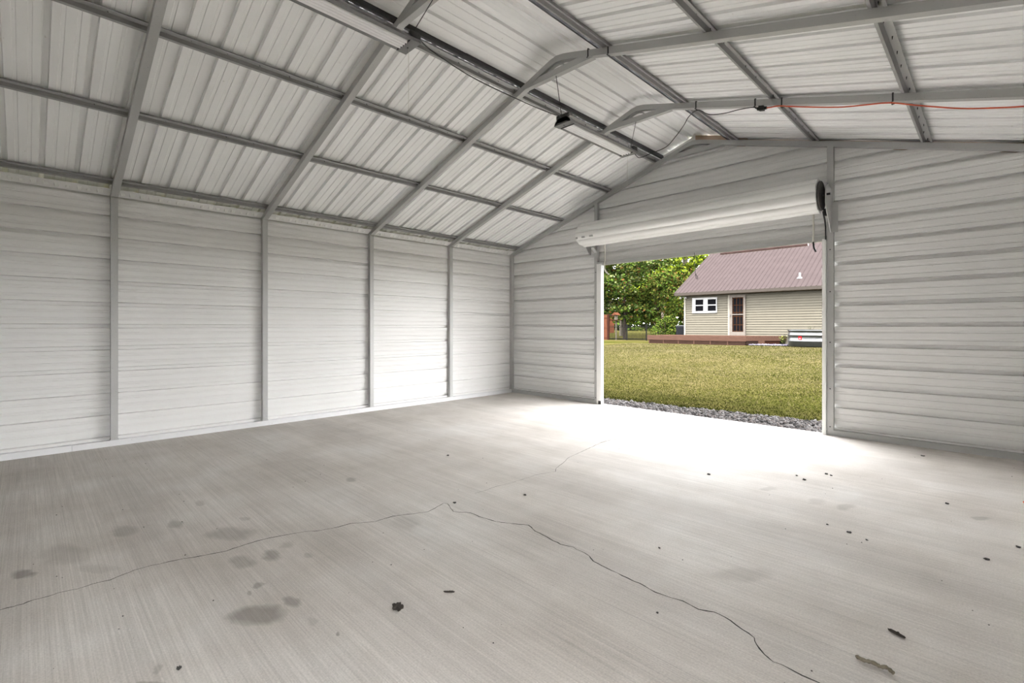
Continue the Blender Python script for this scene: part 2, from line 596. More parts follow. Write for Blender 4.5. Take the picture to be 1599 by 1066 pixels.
brail('baseboard_left', XL + 0.003, XL + 0.068, YB, YF - 0.005, 'pale steel base rail along the long side wall', [0.32, 3.35, 6.1])
brail('baseboard_front', XL + 0.07, DX0 - 0.06, YF - 0.066, YF - 0.004, 'grey base rail between the far corner and the doorway', None, 'x')
brail('baseboard_front_2', DX1 + 0.062, XR - 0.07, YF - 0.066, YF - 0.004, 'grey base rail on the near side of the doorway', None, 'x')

# ------------------------------------------------------------------ roof sheets
ce = wall_root('ceiling', 'underside of the white ribbed steel roof')
RL, RL0 = 0.2503, 0.846
RR, RR0 = 0.2545, 4.767
YR0, YR1 = -4.06, 6.95


def roof_side(x0, x1, step, seam):
    ribs = [seam + step * k for k in range(-45, 30)]
    b = seam
    while b > YR0:
        b -= 4 * step
    lo = YR0
    b += 4 * step
    while lo < YR1:
        hi = min(b, YR1)
        p = rib_profile(lo - 0.03 if lo > YR0 else lo, hi + 0.03 if hi < YR1 else hi, [r for r in ribs if lo - 0.3 < r < hi + 0.3], step)
        if lo > YR0:
            p = lap(p, 0.0025, 'low', 0.066)
        MB().sheet(p, lambda q, t: roofpt(x0 + (x1 - x0) * t, 0.038 + q[1], q[0])).obj('roof_panel', M['roofpanel'], ce)
        lo, b = hi, b + 4 * step


roof_side(-6.95, -3.575, RL, RL0)
roof_side(0.82, -2.515, RR, RR0)

# ridge cap: the same sheet laid lengthways and bent over the peak
def ridge_cap(y0, y1, up=0.0):
    xs = []
    ribsx = [-3.345, -3.115, -2.885, -2.655]
    for r in ribsx:
        xs += [(r - 0.024, 0), (r - 0.016, 0.030), (r + 0.016, 0.030), (r + 0.024, 0)]
    for r in (-3.57, -3.49, -3.42, -3.27, -3.19, -2.96, -2.81, -2.73, -2.58, -2.50):
        xs += [(r - 0.012, 0), (r - 0.007, 0.005), (r + 0.007, 0.005), (r + 0.012, 0)]
    xs += [(-3.70, 0), (-2.41, 0), (XA - 0.001, 0.0), (XA + 0.001, 0.0)]
    xs.sort()
    MB().sheet(xs, lambda q, t: roofpt(q[0], 0.081 + up + q[1], y0 + (y1 - y0) * t)).obj('ridge_panel', M['roofpanel'], ce)


for xa, xb in ((-3.556, -3.536), (-2.602, -2.582)):  # black strips added to draw the dark slit and stop sky leaks
    MB().prism([(xa, 0.014), (xb, 0.014), (xb, 0.0855), (xa, 0.0855)], lambda q, t: roofpt(q[0], q[1], YR0 + (YR1 - YR0) * t)).obj('dark_slit_closure', M['black'], ce)
ridge_cap(YR0, 2.95)
ridge_cap(2.90, YR1, 0.005)

# tan fascia beyond the end frame, seen through the slot over the rafter
for nm, xa, xb in (('trim_1', XR + 0.16, XA), ('trim_2', XL - 0.16, XA)):
    mb = MB()
    xm = -3.78 if xa < XA else -2.34
    P = [(xa, -0.06), (xb, -0.06), (xb, 0.084), (xm, 0.084), (xm, 0.036), (xa, 0.036)]
    mb.prism(P, lambda q, t: (q[0], 6.822 + 0.012 * t, rtop(q[0] + (-1e-4 if xa < XA else 1e-4)) + q[1]))
    tag(mb.obj(nm, M['tan'] if nm == 'trim_1' else M['panel']), 'tan fascia strip showing in the slot over the end rafter' if nm == 'trim_1' else 'white fascia strip over the end rafter of the far roof slope', None, None, 'structure')

# ------------------------------------------------------------------ purlins
def hat(name, x, label):
    al = AL if x < XA else -AR
    e = (math.cos(al), math.sin(al))
    n = NL if x < XA else NR
    zc = rtop(x)
    th = 0.0022
    up = [(-0.050, 0.0), (-0.029, 0.0), (-0.021, 0.034), (0.021, 0.034), (0.029, 0.0), (0.050, 0.0)]
    dn = [(0.050, th), (0.030 + th, th), (0.022 + th, 0.034 + th * 0.5), (-0.022 - th, 0.034 + th * 0.5), (-0.030 - th, th), (-0.050, th)]
    poly = up + dn
    n6 = len(up)
    f = lambda q, y: (x + e[0] * q[0] + n[0] * q[1], y, zc + e[1] * q[0] + n[1] * q[1])
    mb = MB()
    y0, y1 = YB + 0.01, YF + 0.06
    vs = [f(p, y0) for p in poly] + [f(p, y1) for p in poly]
    m = len(poly)
    fs = [(i, (i + 1) % m, m + (i + 1) % m, m + i) for i in range(m)]
    for a in range(n6 - 1):
        fs.append((a, m - 1 - a, m - 2 - a, a + 1))
        fs.append((m + a, m + a + 1, m + m - 2 - a, m + m - 1 - a))
    mb.add(vs, fs)
    r = root(name, (x, FRAMES[2], zc), label, 'purlin', 'roof purlins')
    mb.obj('channel', M['purlin'], r)
    # screw tips inside the channel
    sc = MB()
    y = 0.4
    while y < YF:
        q = (random.uniform(-0.012, 0.012), 0.034)
        a = f(q, y)
        b = f((q[0] + 0.004, 0.014), y + 0.004)
        sc.tube([a, b], [0.004, 0.002], 5)
        y += 0.2515
    tag(sc.obj('screw_tips', M['blacksteel'], r), None, None, None, 'stuff')


hat('roof_purlin', -6.553, 'hat-channel purlin running along the eave over the long side wall')
hat('roof_purlin', -5.447, 'hat-channel purlin one up from the eave, over the long side wall')
hat('roof_purlin', -4.460, 'hat-channel purlin two up from the eave, midway up the far roof slope')
hat('roof_purlin', -3.612, 'hat-channel purlin just below the ridge, beside the shop lights')
hat('roof_purlin', -2.482, 'hat-channel purlin just past the ridge, doorway side slope')
hat('roof_purlin', -1.535, 'hat-channel purlin midway down the doorway side slope')
hat('roof_purlin', -0.505, 'hat-channel purlin lowest in view on the doorway side slope')

# ------------------------------------------------------------------ portal frames
ORD = ['first', 'second', 'third', 'fourth', 'fifth']
XPL, XPR = XL + 0.033, XR - 0.033


def cz(x):
    c = 0.5 * TH / (math.cos(AL) if x < XA else math.cos(AR))
    return rtop(x) - c


def frame(i, y):
    extra = ['crossing the roof above the camera end', 'behind the nearer shop light', 'passing between the two shop lights',
             'carrying the orange cord', 'set against the door-end wall'][i]
    r = root('portal_frame', (XPL, y, 0.062), f'{ORD[i]} galvanised steel portal frame from the camera, {extra}', 'frame', 'portal frames')
    h = TH / 2
    zk = cz(XPL) + 0.003
    MB().box(XPL - h, XPL + h, y - h, y + h, 0.062, 2.60).obj('post', M['galv'], r)
    MB().sweep_xz([(XPL, 2.60), (XPL, zk), (-3.55, cz(-3.55))], h + 0.0015, y - h - 0.0015, y + h + 0.0015).obj('rafter', M['galv'], r)
    zr = cz(XPR) + 0.003
    MB().box(XPR - h, XPR + h, y - h, y + h, 0.0, 2.62).obj('post', M['galv'], r)
    MB().sweep_xz([(XPR, 2.62), (XPR, zr), (-2.50, cz(-2.50))], h + 0.0015, y - h - 0.0015, y + h + 0.0015).obj('rafter', M['galv'], r)
    pts = [(-3.62, cz(-3.62)), (-3.22, cz(-3.22)), (-3.13, cz(-3.13) - 0.002), (-3.06, cz(-3.07) - 0.010), (-2.98, cz(-2.98) - 0.002), (-2.89, cz(-2.89)), (-2.42, cz(-2.42))]
    MB().sweep_xz(pts, h - 0.0005, y - h + 0.0005, y + h - 0.0005).obj('peak_bend', M['galv'], r)
    MB().prism([(-3.50, 3.770), (-2.62, 3.770), (-2.74, 3.832), (-3.42, 3.832)], lambda q, t: (q[0], y - h + 0.002 + (TH - 0.004) * t, q[1])).obj('peak_brace', M['galv'], r)
    if i < 4:
        # curved gusset inside the peak
        arc = [(-3.245 + 0.0, 3.815)]
        c = (-3.075, 3.735)
        pts = [(c[0] + 0.150 * math.cos(a), c[1] + 0.150 * math.sin(a)) for a in [math.radians(t) for t in range(158, 20, -15)]]
        MB().sweep_xz(pts, 0.006, y - 0.012, y + 0.022).obj('peak_gusset', M['galv'], r)
    # base foot screw plate
    MB().box(XPL - h - 0.004, XPL + h + 0.006, y - h - 0.005, y + h + 0.005, 0.062, 0.074).obj('foot_plate', M['galv'], r)


for i, y in enumerate(FRAMES):
    frame(i, y)

# eave closure strips bay by bay, white tabs standing in for spots of light
cuts = [FRAMES[0] - 1.524] + FRAMES
for i, (a, b) in enumerate(zip(cuts, cuts[1:])):
    a2, b2 = a + TH / 2 + 0.003, b - TH / 2 - 0.003
    r = root('eave_closure_strip', (XL, (a2 + b2) / 2, 2.72), f'pale closure strip with white tabs drawn as light spots under the eave, {["bay nearest the camera", "second bay", "third bay", "fourth bay", "corner bay"][i]}', 'strip', 'eave closure strips')
    n = (math.sin(0.52), -math.cos(0.52))
    A = (XL + 0.004, 2.700)
    B = (XL + 0.120, 2.752)
    MB().prism([A, B, (B[0], B[1] + 0.003), (A[0], A[1] + 0.003)], lambda q, t: (q[0], a2 + (b2 - a2) * t, q[1])).obj('strip_sheet', M['panel'], r)
    tb = MB()
    k = int((b2 - a2) / 0.083)
    for j in range(k):
        y = a2 + 0.04 + j * 0.083 + random.uniform(-0.006, 0.006)
        w, d = 0.022 * random.uniform(0.7, 1.15), random.uniform(0.006, 0.013)
        c0 = (A[0] + (B[0] - A[0]) * 0.35, A[1] + (B[1] - A[1]) * 0.35)
        c1 = (A[0] + (B[0] - A[0]) * 0.80, A[1] + (B[1] - A[1]) * 0.80)
        vs = [(c0[0], y - w, c0[1]), (c0[0], y + w, c0[1]), (c1[0], y + w, c1[1]), (c1[0], y - w, c1[1]),
              (c0[0] + 0.004, y - w * 0.6, c0[1] - d), (c0[0] + 0.004, y + w * 0.6, c0[1] - d), (c1[0] - 0.02, y + w * 0.6, c1[1] - d), (c1[0] - 0.02, y - w * 0.6, c1[1] - d)]
        tb.add(vs, [(4, 5, 6, 7), (0, 1, 5, 4), (1, 2, 6, 5), (2, 3, 7, 6), (3, 0, 4, 7)])
    tag(tb.obj('light_spot_tabs', M['doorwhite'], r), None, None, None, 'stuff')

# ------------------------------------------------------------------ doorway posts, header, guides
def vpost(x0, x1, ztop, label, name='door_post'):
    r = root(name, ((x0 + x1) / 2, YF - 0.03, 0), label, 'post', 'doorway posts')
    MB().box(x0, x1, YF - 0.062, YF - 0.002, 0, ztop).obj('post_tube', M['galv'], r)
    MB().box(x0 - 0.006, x1 + 0.006, YF - 0.068, YF - 0.002, 0, 0.05).obj('foot_sleeve', M['galv'], r)
    s = MB()
    for z in (0.10, 0.55, 1.1, 1.7, 2.2):
        s.box((x0 + x1) / 2 - 0.006, (x0 + x1) / 2 + 0.006, YF - 0.067, YF - 0.06, z - 0.006, z + 0.006)
    tag(s.obj('screws', M['blacksteel'], r), None, None, None, 'stuff')
    return r


vpost(-4.756, -4.700, cz(-4.73), 'grey steel post on the far-corner side of the doorway')
vpost(-1.410, -1.346, cz(-1.38), 'grey steel post on the near side of the doorway, rising to the rafter')
hd = MB().box(-4.70, -1.41, YF - 0.055, YF - 0.004, DZ, DZ + 0.06).obj('door_header', M['galv'], None, False, (-3.05, YF, DZ))
tag(hd, 'grey steel header tube across the top of the doorway', 'header')
bb = MB().box(-2.70, -1.63, YF + 0.02, YF + 0.05, DZ - 0.022, DZ + 0.005).obj('drip_trim', M['brownbar'], None, False, (-2.2, YF, DZ))
tag(bb, 'thin dark brown drip strip under the doorway header', 'trim strip')

dr = root('roll_up_door', (-3.1, 6.50, 0), 'white roll-up garage door coiled above the doorway', 'garage door')
# guides: channel section
def guide(x0, x1, z1):
    mb = MB()
    mb.box(x0, x0 + 0.012, 6.700, 6.765, 0.0, z1)
    mb.box(x0 + 0.012, x1, 6.752, 6.765, 0.0, z1)
    mb.box(x0 + 0.012, x1, 6.700, 6.712, 0.0, z1)
    return mb.obj('guide_track', M['doorwhite'], dr)


guide(-4.694, -4.600, DZ + 0.02)
guide(-1.455, -1.416, DZ + 0.02)
MB().box(-4.655, -4.605, 6.690, 6.700, 0.0, 0.06).obj('guide_foot', M['black'], dr)
# coil of curtain: scalloped roll
RY, RZ, RR_ = 6.495, 2.800, 0.182
def coil(x0, x1, r0, amp, lobes, ph, name):
    prof = []
    N = lobes * 10
    for k in range(N):
        a = 2 * math.pi * k / N
        u = (k % 10) / 10.0
        r = r0 + amp * math.sin(math.pi * u) ** 0.6
        prof.append((r * math.cos(a + ph), r * math.sin(a + ph)))
    mb = MB().prism(prof, lambda q, t: (x0 + (x1 - x0) * t, RY + q[0], RZ + q[1]))
    return mb.obj(name, M['doorwhite'], dr)


cu = coil(-4.80, -1.435, RR_ - 0.008, 0.024, 9, 0.25, 'curtain_coil')
coil(-4.86, -4.80, RR_ - 0.03, 0.012, 11, 0.1, 'inner_coil')
mb = MB()
for k, (x, w) in enumerate(((-4.82, 0.03), (-4.70, 0.05), (-4.55, 0.06))):
    mb.box(x, x + w, RY - RR_ - 0.02, RY - RR_ - 0.005, RZ - 0.085, RZ - 0.06)
mb.obj('curtain_end_clip', M['galv'], dr)
# end drum, axle and bracket on the near side
ring = [(0.168 * math.cos(2 * math.pi * k / 28), 0.168 * math.sin(2 * math.pi * k / 28)) for k in range(28)]
MB().prism(ring, lambda q, t: (-1.432 + 0.022 * t, RY + q[0], RZ + q[1])).obj('end_drum', plain('dull_drum_steel', (0.05, 0.047, 0.043, 1), 0.6, 0.2, 0.3, 20), dr)
MB().tube([(-1.41, RY, RZ + 0.01), (-1.33, RY, RZ + 0.01)], 0.013, 8).obj('axle', M['blacksteel'], dr)
br = MB().prism([(6.46, 2.90), (6.60, 2.96), (6.74, 2.90), (6.74, 2.40), (6.70, 2.40), (6.50, 2.62), (6.44, 2.72)], lambda q, t: (-1.372 + 0.008 * t, q[0], q[1])).obj('bracket', M['galv'], dr)
MB().box(-1.372, -1.30, 6.722, 6.728, 2.40, 2.76).obj('bracket_flange', M['galv'], br)
MB().prism([(6.50, 2.80), (6.58, 2.84), (6.74, 2.78), (6.74, 2.50), (6.70, 2.50), (6.56, 2.66)], lambda q, t: (-4.84 + 0.008 * t, q[0], q[1])).obj('bracket', M['galv'], dr)
# curtain leading edge down to the guide and bottom lip
MB().tube([(-1.425, 6.60, 2.64), (-1.421, 6.67, 2.55), (-1.419, 6.70, 2.47), (-1.418, 6.70, 2.32)], 0.009, 6).obj('guide_lip', M['black'], dr)
MB().box(-1.412, -1.375, 6.555, 6.60, 2.58, 2.66).obj('stop_bolt', M['blacksteel'], dr)
MB().prism([(6.60, 2.60), (6.70, 2.52), (6.70, 2.40), (6.715, 2.40), (6.715, 2.53), (6.615, 2.615)], lambda q, t: (-4.74 + 0.05 * t, q[0], q[1])).obj('guide_lip', M['galv'], dr)
# pull ropes
MB().tube(spline([(-4.41, 6.52, 2.60), (-4.425, 6.55, 2.40), (-4.441, 6.55, 2.245), (-4.42, 6.55, 2.18), (-4.362, 6.55, 2.126)], 5), 0.010, 6).obj('pull_rope', M['whiterope'], dr)
MB().tube(spline([(-1.505, 6.53, 2.62), (-1.51, 6.55, 2.44), (-1.512, 6.55, 2.282)], 4), 0.010, 6).obj('pull_strap', M['whiterope'], dr)
MB().tube(spline([(-1.512, 6.55, 2.285), (-1.505, 6.55, 2.22), (-1.485, 6.55, 2.166)], 4), 0.011, 6).obj('strap_end', M['black'], dr)
lp = [(-3.018, 6.70, 2.34), (-3.012, 6.70, 2.20), (-3.008, 6.70, 2.06), (-3.0, 6.70, 2.035), (-2.972, 6.70, 1.985), (-2.976, 6.70, 1.962), (-2.992, 6.70, 1.975), (-3.006, 6.70, 2.03)]
MB().tube(spline(lp, 5), 0.004, 5).obj('looped_cord', M['darkrope'], dr)

# ------------------------------------------------------------------ shop lights
def shop_light(y0, y1, x0, x1, zb, label, near):
    xc = (x0 + x1) / 2
    r = root('shop_light', (xc, (y0 + y1) / 2, zb), label, 'ceiling light', 'hanging shop lights')
    prof = [(x0, zb), (x0 + 0.012, zb + 0.022), (x0 + 0.05, zb + 0.055), (x1 - 0.05, zb + 0.055), (x1 - 0.012, zb + 0.022), (x1, zb),
            (x1 - 0.036, zb - 0.002), (x1 - 0.040, zb + 0.012), (x0 + 0.040, zb + 0.012), (x0 + 0.036, zb - 0.002)]
    MB().prism(prof, lambda q, t: (q[0], y0 + (y1 - y0) * t, q[1])).obj('housing', M['fixture'], r)
    wt = (x1 - x0 - 0.084) / 4
    for k in range(4):
        cx = x0 + 0.042 + wt * (k + 0.5)
        pr = [(cx + wt * 0.46 * math.cos(a), zb + 0.006 + 0.021 * math.sin(a)) for a in [math.radians(t) for t in range(180, 361, 20)]]
        MB().prism(pr, lambda q, t: (q[0], y0 + 0.085 + (y1 - y0 - 0.17) * t, q[1])).obj('tube', M['tube'], r, False)
    for a, b in ((y0, y0 + 0.08), (y1 - 0.08, y1)):
        e = MB().prism([(x0, zb - 0.004), (x1, zb - 0.004), (x1 - 0.010, zb + 0.024), (x1 - 0.048, zb + 0.060), (x0 + 0.048, zb + 0.060), (x0 + 0.010, zb + 0.024)],
                       lambda q, t: (q[0], a + (b - a) * t, q[1])).obj('end_plate', M['fixture'], r)
        i = 0.082 if a == y0 else -0.002
        MB().box(x0 + 0.022, x1 - 0.022, a + (0.08 if a == y0 else -0.006), a + (0.086 if a == y0 else 0.0), zb - 0.010, zb + 0.008).obj('socket_strip', M['black'], e)
        yy = (a + b) / 2
        MB().tube([(xc - 0.008 + 0.008 * math.cos(t), yy + 0.006 * math.sin(t), zb - 0.004 - 0.003) for t in (0, 2.1, 4.2, 6.3)], 0.002, 5).obj('grommet', M['black'], e)
    # dark ballast box over the near end
    MB().box(x0 + 0.03, x1 - 0.03, y0 + 0.0, y0 + 0.02, zb + 0.05, zb + 0.09).obj('cord_clip', M['black'], r)
    MB().box(x1 - 0.045, x1 - 0.012, y1 - 0.075, y1 + 0.004, zb + 0.03, zb + 0.072).obj('cord_clip', M['black'], r)
    return r, xc


def chain(parent, a, b):
    pts = [Vector(a).lerp(Vector(b), t / 8) for t in range(9)]
    MB().tube(pts, 0.0035, 5).obj('hanging_chain', M['blacksteel'], parent)


ZB = 3.312
s1, x1c = shop_light(0.72, 1.99, -3.105, -2.905, ZB, 'four-tube shop light over the second bay, nearer the camera', True)
chain(s1, (-2.985, 1.95, ZB + 0.06), (-3.00, 2.17, 3.77))
MB().tube([(-2.985, 1.93, ZB + 0.055), (-2.985, 1.952, ZB + 0.085), (-2.94, 1.97, ZB + 0.06)], 0.003, 5).obj('chain_hook', M['blacksteel'], s1)
chain(s1, (-2.99, 0.80, ZB + 0.06), (-3.00, 0.70, 3.77))
MB().tube([(-3.005, 1.95, ZB), (-3.005, 1.95, 2.84)], 0.0014, 4).obj('pull_string', M['whiterope'], s1)
s2, x2c = shop_light(3.765, 5.035, -3.155, -2.945, ZB, 'four-tube shop light further back, hanging near the doorway', False)
chain(s2, (-3.08, 3.80, ZB + 0.065), (-3.075, 3.70, 3.77))
chain(s2, (-3.02, 4.99, ZB + 0.06), (-3.075, 5.21, 3.77))
MB().tube([(-3.062, 5.0, ZB), (-3.071, 5.0, 2.95)], 0.0014, 4).obj('pull_string', M['whiterope'], s2)

# cords
c = MB().tube(spline([(-2.93, 1.985, 3.36), (-2.95, 2.12, 3.325), (-2.99, 2.55, 3.30), (-3.03, 3.1, 3.325), (-3.06, 3.55, 3.36), (-3.06, 3.77, 3.385)], 8), 0.0042, 6).obj('light_cord', M['black'], None, False, (-3.0, 2.9, 3.31))
tag(c, 'black power cord slung between the two shop lights', 'cord')
c = MB().tube(spline([(-3.02, 5.03, 3.36), (-2.99, 5.08, 3.30), (-2.952, 5.1, 3.277), (-2.827, 5.1, 3.291), (-2.643, 5.12, 3.324), (-2.536, 5.14, 3.417), (-2.446, 5.16, 3.527), (-2.402, 5.17, 3.600), (-2.345, 5.19, 3.655),
                      (-2.28, 5.19, 3.650), (-2.18, 5.19, 3.575), (-2.026, 5.19, 3.535), (-1.86, 5.19, 3.525), (-1.726, 5.19, 3.504), (-1.69, 5.19, 3.478)], 7), 0.0042, 6).obj('light_cord', M['black'], None, False, (-2.4, 5.15, 3.5))
tag(c, 'black power cord dropping from the fourth frame to the further shop light', 'cord')
ec = root('extension_cord', (-1.0, 5.19, 3.2), 'orange extension cord tied along the fourth frame', 'cord')
MB().tube(spline([(-1.63, 5.19, 3.462), (-1.56, 5.19, 3.452), (-1.484, 5.19, 3.440), (-1.30, 5.19, 3.372), (-1.0, 5.19, 3.272), (-0.80, 5.19, 3.228), (-0.629, 5.19, 3.190), (-0.45, 5.19, 3.110), (-0.188, 5.19, 3.001), (0.0, 5.19, 2.945), (0.156, 5.19, 2.907), (0.35, 5.19, 2.88), (0.58, 5.19, 2.86)], 6), 0.0058, 6).obj('cable', M['orange'], ec)
pl = MB()
pl.box(-1.690, -1.665, 5.175, 5.205, 3.462, 3.486)
pl.prism([(-1.672, 3.452), (-1.625, 3.442), (-1.625, 3.486), (-1.672, 3.496)], lambda q, t: (q[0], 5.168 + 0.044 * t, q[1]))
pl.box(-1.63, -1.600, 5.178, 5.202, 3.450, 3.472)
pl.obj('plug_socket', M['black'], ec)


def tie(x, y, label):
    z1, z0 = rtop(x) + 0.004, rtop(x) - TH * 1.06 - 0.006
    mb = MB()
    h = TH / 2 + 0.003
    w = 0.006
    sh = 0.03 * 0.3
    mb.box(x - w + sh, x + w + sh, y - h - 0.004, y - h, z0, z1 - 0.002)
    mb.box(x - w, x + w, y - h - 0.004, y + h, z0 - 0.004, z0)
    mb.box(x - w + sh, x + w + sh, y - h - 0.004, y + h, z1, z1 + 0.003)
    mb.box(x - w + sh, x + w + sh, y + h, y + h + 0.004, z0, z1)
    o = mb.obj('cable_tie', M['black'], None, False, (x, y, z0))
    tag(o, label, 'cable tie', 'cable ties on the frames')


for x, lb in ((-2.335, 'black cable tie where the black cord meets the fourth frame'), (-1.722, 'black cable tie just before the black plug'),
              (-1.478, 'black cable tie at the start of the orange cord'), (-0.620, 'black cable tie halfway along the orange cord')):
    tie(x, FRAMES[3], lb)
tie(-2.46, FRAMES[2], 'black cable tie on the third frame past its peak')
tie(-2.68, FRAMES[2], 'black cable tie where brace meets rafter on the third frame')

oc = MB().tube(spline([(0.150, 5.118, 0.007), (0.26, 5.16, 0.007), (0.40, 5.10, 0.007), (0.54, 5.19, 0.007)], 6), 0.0065, 6).obj('cord_end', M['orange'], None, False, (0.15, 5.12, 0))
tag(oc, 'orange cord end lying on the slab by the near wall', 'cord')

# ------------------------------------------------------------------ litter on the slab
def leaf_blob(x, y, r, label, flat=0.35, cat='leaf', mat='leafdry', lobes=5, asp=0.8, rot=0.0):
    n = 22
    vs = [(x, y, 0.004 + r * flat * 0.6)]
    ph = random.random() * 6
    for k in range(n):
        a = 2 * math.pi * k / n
        rr = r * (0.55 + 0.35 * abs(math.sin(lobes * a / 2 + ph)) + random.uniform(-0.1, 0.15))
        if asp < 0.7:
            rr = r * (0.75 + 0.35 * abs(math.cos(a)) ** 3 + random.uniform(-0.06, 0.06))
        px, py = rr * math.cos(a), rr * math.sin(a) * asp
        vs.append((x + px * math.cos(rot) - py * math.sin(rot), y + px * math.sin(rot) + py * math.cos(rot), 0.002 + r * flat * random.uniform(0.0, 0.9 if k % 2 else 0.5)))
    for k in range(n):
        p = vs[1 + k]
        vs.append((x + (p[0] - x) * 0.94, y + (p[1] - y) * 0.94, 0.0008))
    vs.append((x, y, 0.0008))
    fs = [(0, 1 + k, 1 + (k + 1) % n) for k in range(n)]
    fs += [(1 + k, 1 + n + k, 1 + n + (k + 1) % n, 1 + (k + 1) % n) for k in range(n)]
    fs += [(len(vs) - 1, 1 + n + (k + 1) % n, 1 + n + k) for k in range(n)]
    o = MB().add(vs, fs).obj('dead_leaf' if cat == 'leaf' else 'dirt_clod', M[mat], None, False, (x, y, 0))
    return tag(o, label, cat)


leaf_blob(-1.925, 1.191, 0.040, 'crumpled black dead leaf lying in front on the slab', 0.3)
leaf_blob(-1.862, 1.436, 0.026, 'narrow dead leaf beside the crumpled black leaf', 0.2, lobes=2, asp=0.32, rot=0.75)
leaf_blob(-0.288, 2.556, 0.030, 'small dark leaf lying just above the twig', 0.4, lobes=2, asp=0.38, rot=-0.35)
tw = MB().tube(spline([(-0.378, 2.262, 0.007), (-0.350, 2.25, 0.010), (-0.325, 2.262, 0.008), (-0.300, 2.252, 0.009), (-0.285, 2.262, 0.010), (-0.262, 2.248, 0.007)], 4), [0.005 + 0.003 * abs(math.sin(i * 1.3)) for i in range(21)], 6).obj('twig', M['twig'], None, False, (-0.32, 2.255, 0))
tag(tw, 'short knobbly twig lying on the slab near the camera', 'twig')
CL = [(-0.639, 3.611, 0.020, 'dark clod of dirt, biggest on the middle of the slab'), (-1.125, 4.593, 0.018, 'dark clod, larger one of a pair mid slab'), (-1.203, 4.675, 0.011, 'dark crumb, smaller one of a pair mid slab'),
      (-1.033, 4.907, 0.016, 'dark clod, bigger of the two nearest the doorway post'), (-0.993, 4.886, 0.013, 'dark crumb, smaller of the two nearest the doorway post'), (-1.755, 4.178, 0.020, 'flat dark clod standing alone left of the pairs'),
      (-0.241, 4.697, 0.016, 'dark clod alone toward the near base rail'), (-0.765, 3.656, 0.009, 'dark crumb beside the biggest clod'), (-0.541, 3.555, 0.010, 'flat crumb past the biggest clod'), (-0.500, 6.272, 0.024, 'dark scrap on the slab by the near base rail'),
      (-1.37, 2.58, 0.009, 'tiny dark crumb above the long crack'), (-1.066, 1.988, 0.008, 'tiny dark crumb below the long crack'), (-2.78, 2.194, 0.020, 'dark scrap beside the bend of the long crack'), (-2.528, 2.674, 0.015, 'dark scrap between the two cracks'),
      (-3.855, 2.959, 0.014, 'dark crumb on the slab well before the third frame'), (-2.159, 0.399, 0.014, 'dark crumb beside the front stains'), (-0.029, 3.724, 0.018, 'flat dark scrap near the frame edge of the slab'), (0.10, 4.06, 0.016, 'dark scrap on the slab below the near wall')]
for x, y, r_, lb in CL:
    leaf_blob(x, y, r_ * 0.85, lb, 0.75 if r_ < 0.019 else 0.4, 'dirt', 'pebble', 3)
mb = MB()
for i in range(240):
    x, y = random.uniform(-6.4, 0.3), random.uniform(-0.5, 6.6)
    r_ = random.uniform(0.0015, 0.005)
    mb.add([(x - r_, y, 0.0005), (x, y - r_, 0.0005), (x + r_, y, 0.0005), (x, y + r_, 0.0005), (x, y, r_)], [(0, 1, 4), (1, 2, 4), (2, 3, 4), (3, 0, 4)])
tag(mb.obj('grit', M['pebble']), 'fine dark grit scattered over the slab', 'grit', None, 'stuff')

# ================================================================== outside
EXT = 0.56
def gz(x, y):
    pts = [(-60, -0.10), (8, -0.085), (14, 0.03), (20, 0.24), (25, 0.37), (30, 0.34), (36, 0.20), (60, 0.30), (160, 1.5)]
    y = max(-60, min(160, y))
    for (a, za), (b, zb) in zip(pts, pts[1:]):
        if a <= y <= b:
            t = (y - a) / (b - a)
            t = t * t * (3 - 2 * t)
            z = za + (zb - za) * t
            break
    k = max(0, min(1, (x + 9) / 5)) * max(0, min(1, (y - 12) / 10))
    return z + 0.08 * k


def lawn_material():
    t = NT('lawn')
    big = t.noise(t.coords((1, 1, 0)), 0.22, 4, 0.6)
    mid = t.noise(t.coords((1, 1.6, 0)), 1.3, 5, 0.65)
    fine = t.noise(t.coords((1, 1, 0)), 26, 4, 0.75)
    a = t.ramp(big, [(0.32, (0.046, 0.055, 0.011, 1)), (0.5, (0.080, 0.078, 0.024, 1)), (0.68, (0.115, 0.100, 0.042, 1))])
    b = t.ramp(mid, [(0.30, (0.60, 0.66, 0.50, 1)), (0.55, (1.0, 1.0, 1.0, 1)), (0.75, (1.25, 1.15, 1.2, 1))])
    c = t.mix(0.9, a, b, 'MULTIPLY')
    c = t.mix(0.9, c, t.ramp(fine, [(0.30, (0.42, 0.45, 0.38, 1)), (0.5, (0.95, 0.95, 0.95, 1)), (0.72, (1.5, 1.45, 1.4, 1))]), 'MULTIPLY')
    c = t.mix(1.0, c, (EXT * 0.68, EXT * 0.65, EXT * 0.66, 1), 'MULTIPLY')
    t.l(c, t.b.inputs['Base Color'])
    t.b.inputs['Roughness'].default_value = 0.95
    t.b.inputs['Specular IOR Level'].default_value = 0.0
    t.bump(fine, 0.8, 0.05)
    return t.m


M['lawn'] = lawn_material()
xs = np.unique(np.concatenate([np.linspace(-90, -34, 10), np.linspace(-34, 14, 40), np.linspace(14, 70, 8)]))
ys = np.unique(np.concatenate([np.linspace(6.78, 40, 48), np.linspace(40, 160, 14)]))
mb = MB()
vs = [(x, y, gz(x, y) - (0.02 if y < 7.9 else 0)) for y in ys for x in xs]
nx = len(xs)
mb.add(vs, [(j * nx + i, j * nx + i + 1, (j + 1) * nx + i + 1, (j + 1) * nx + i) for j in range(len(ys) - 1) for i in range(nx - 1)])
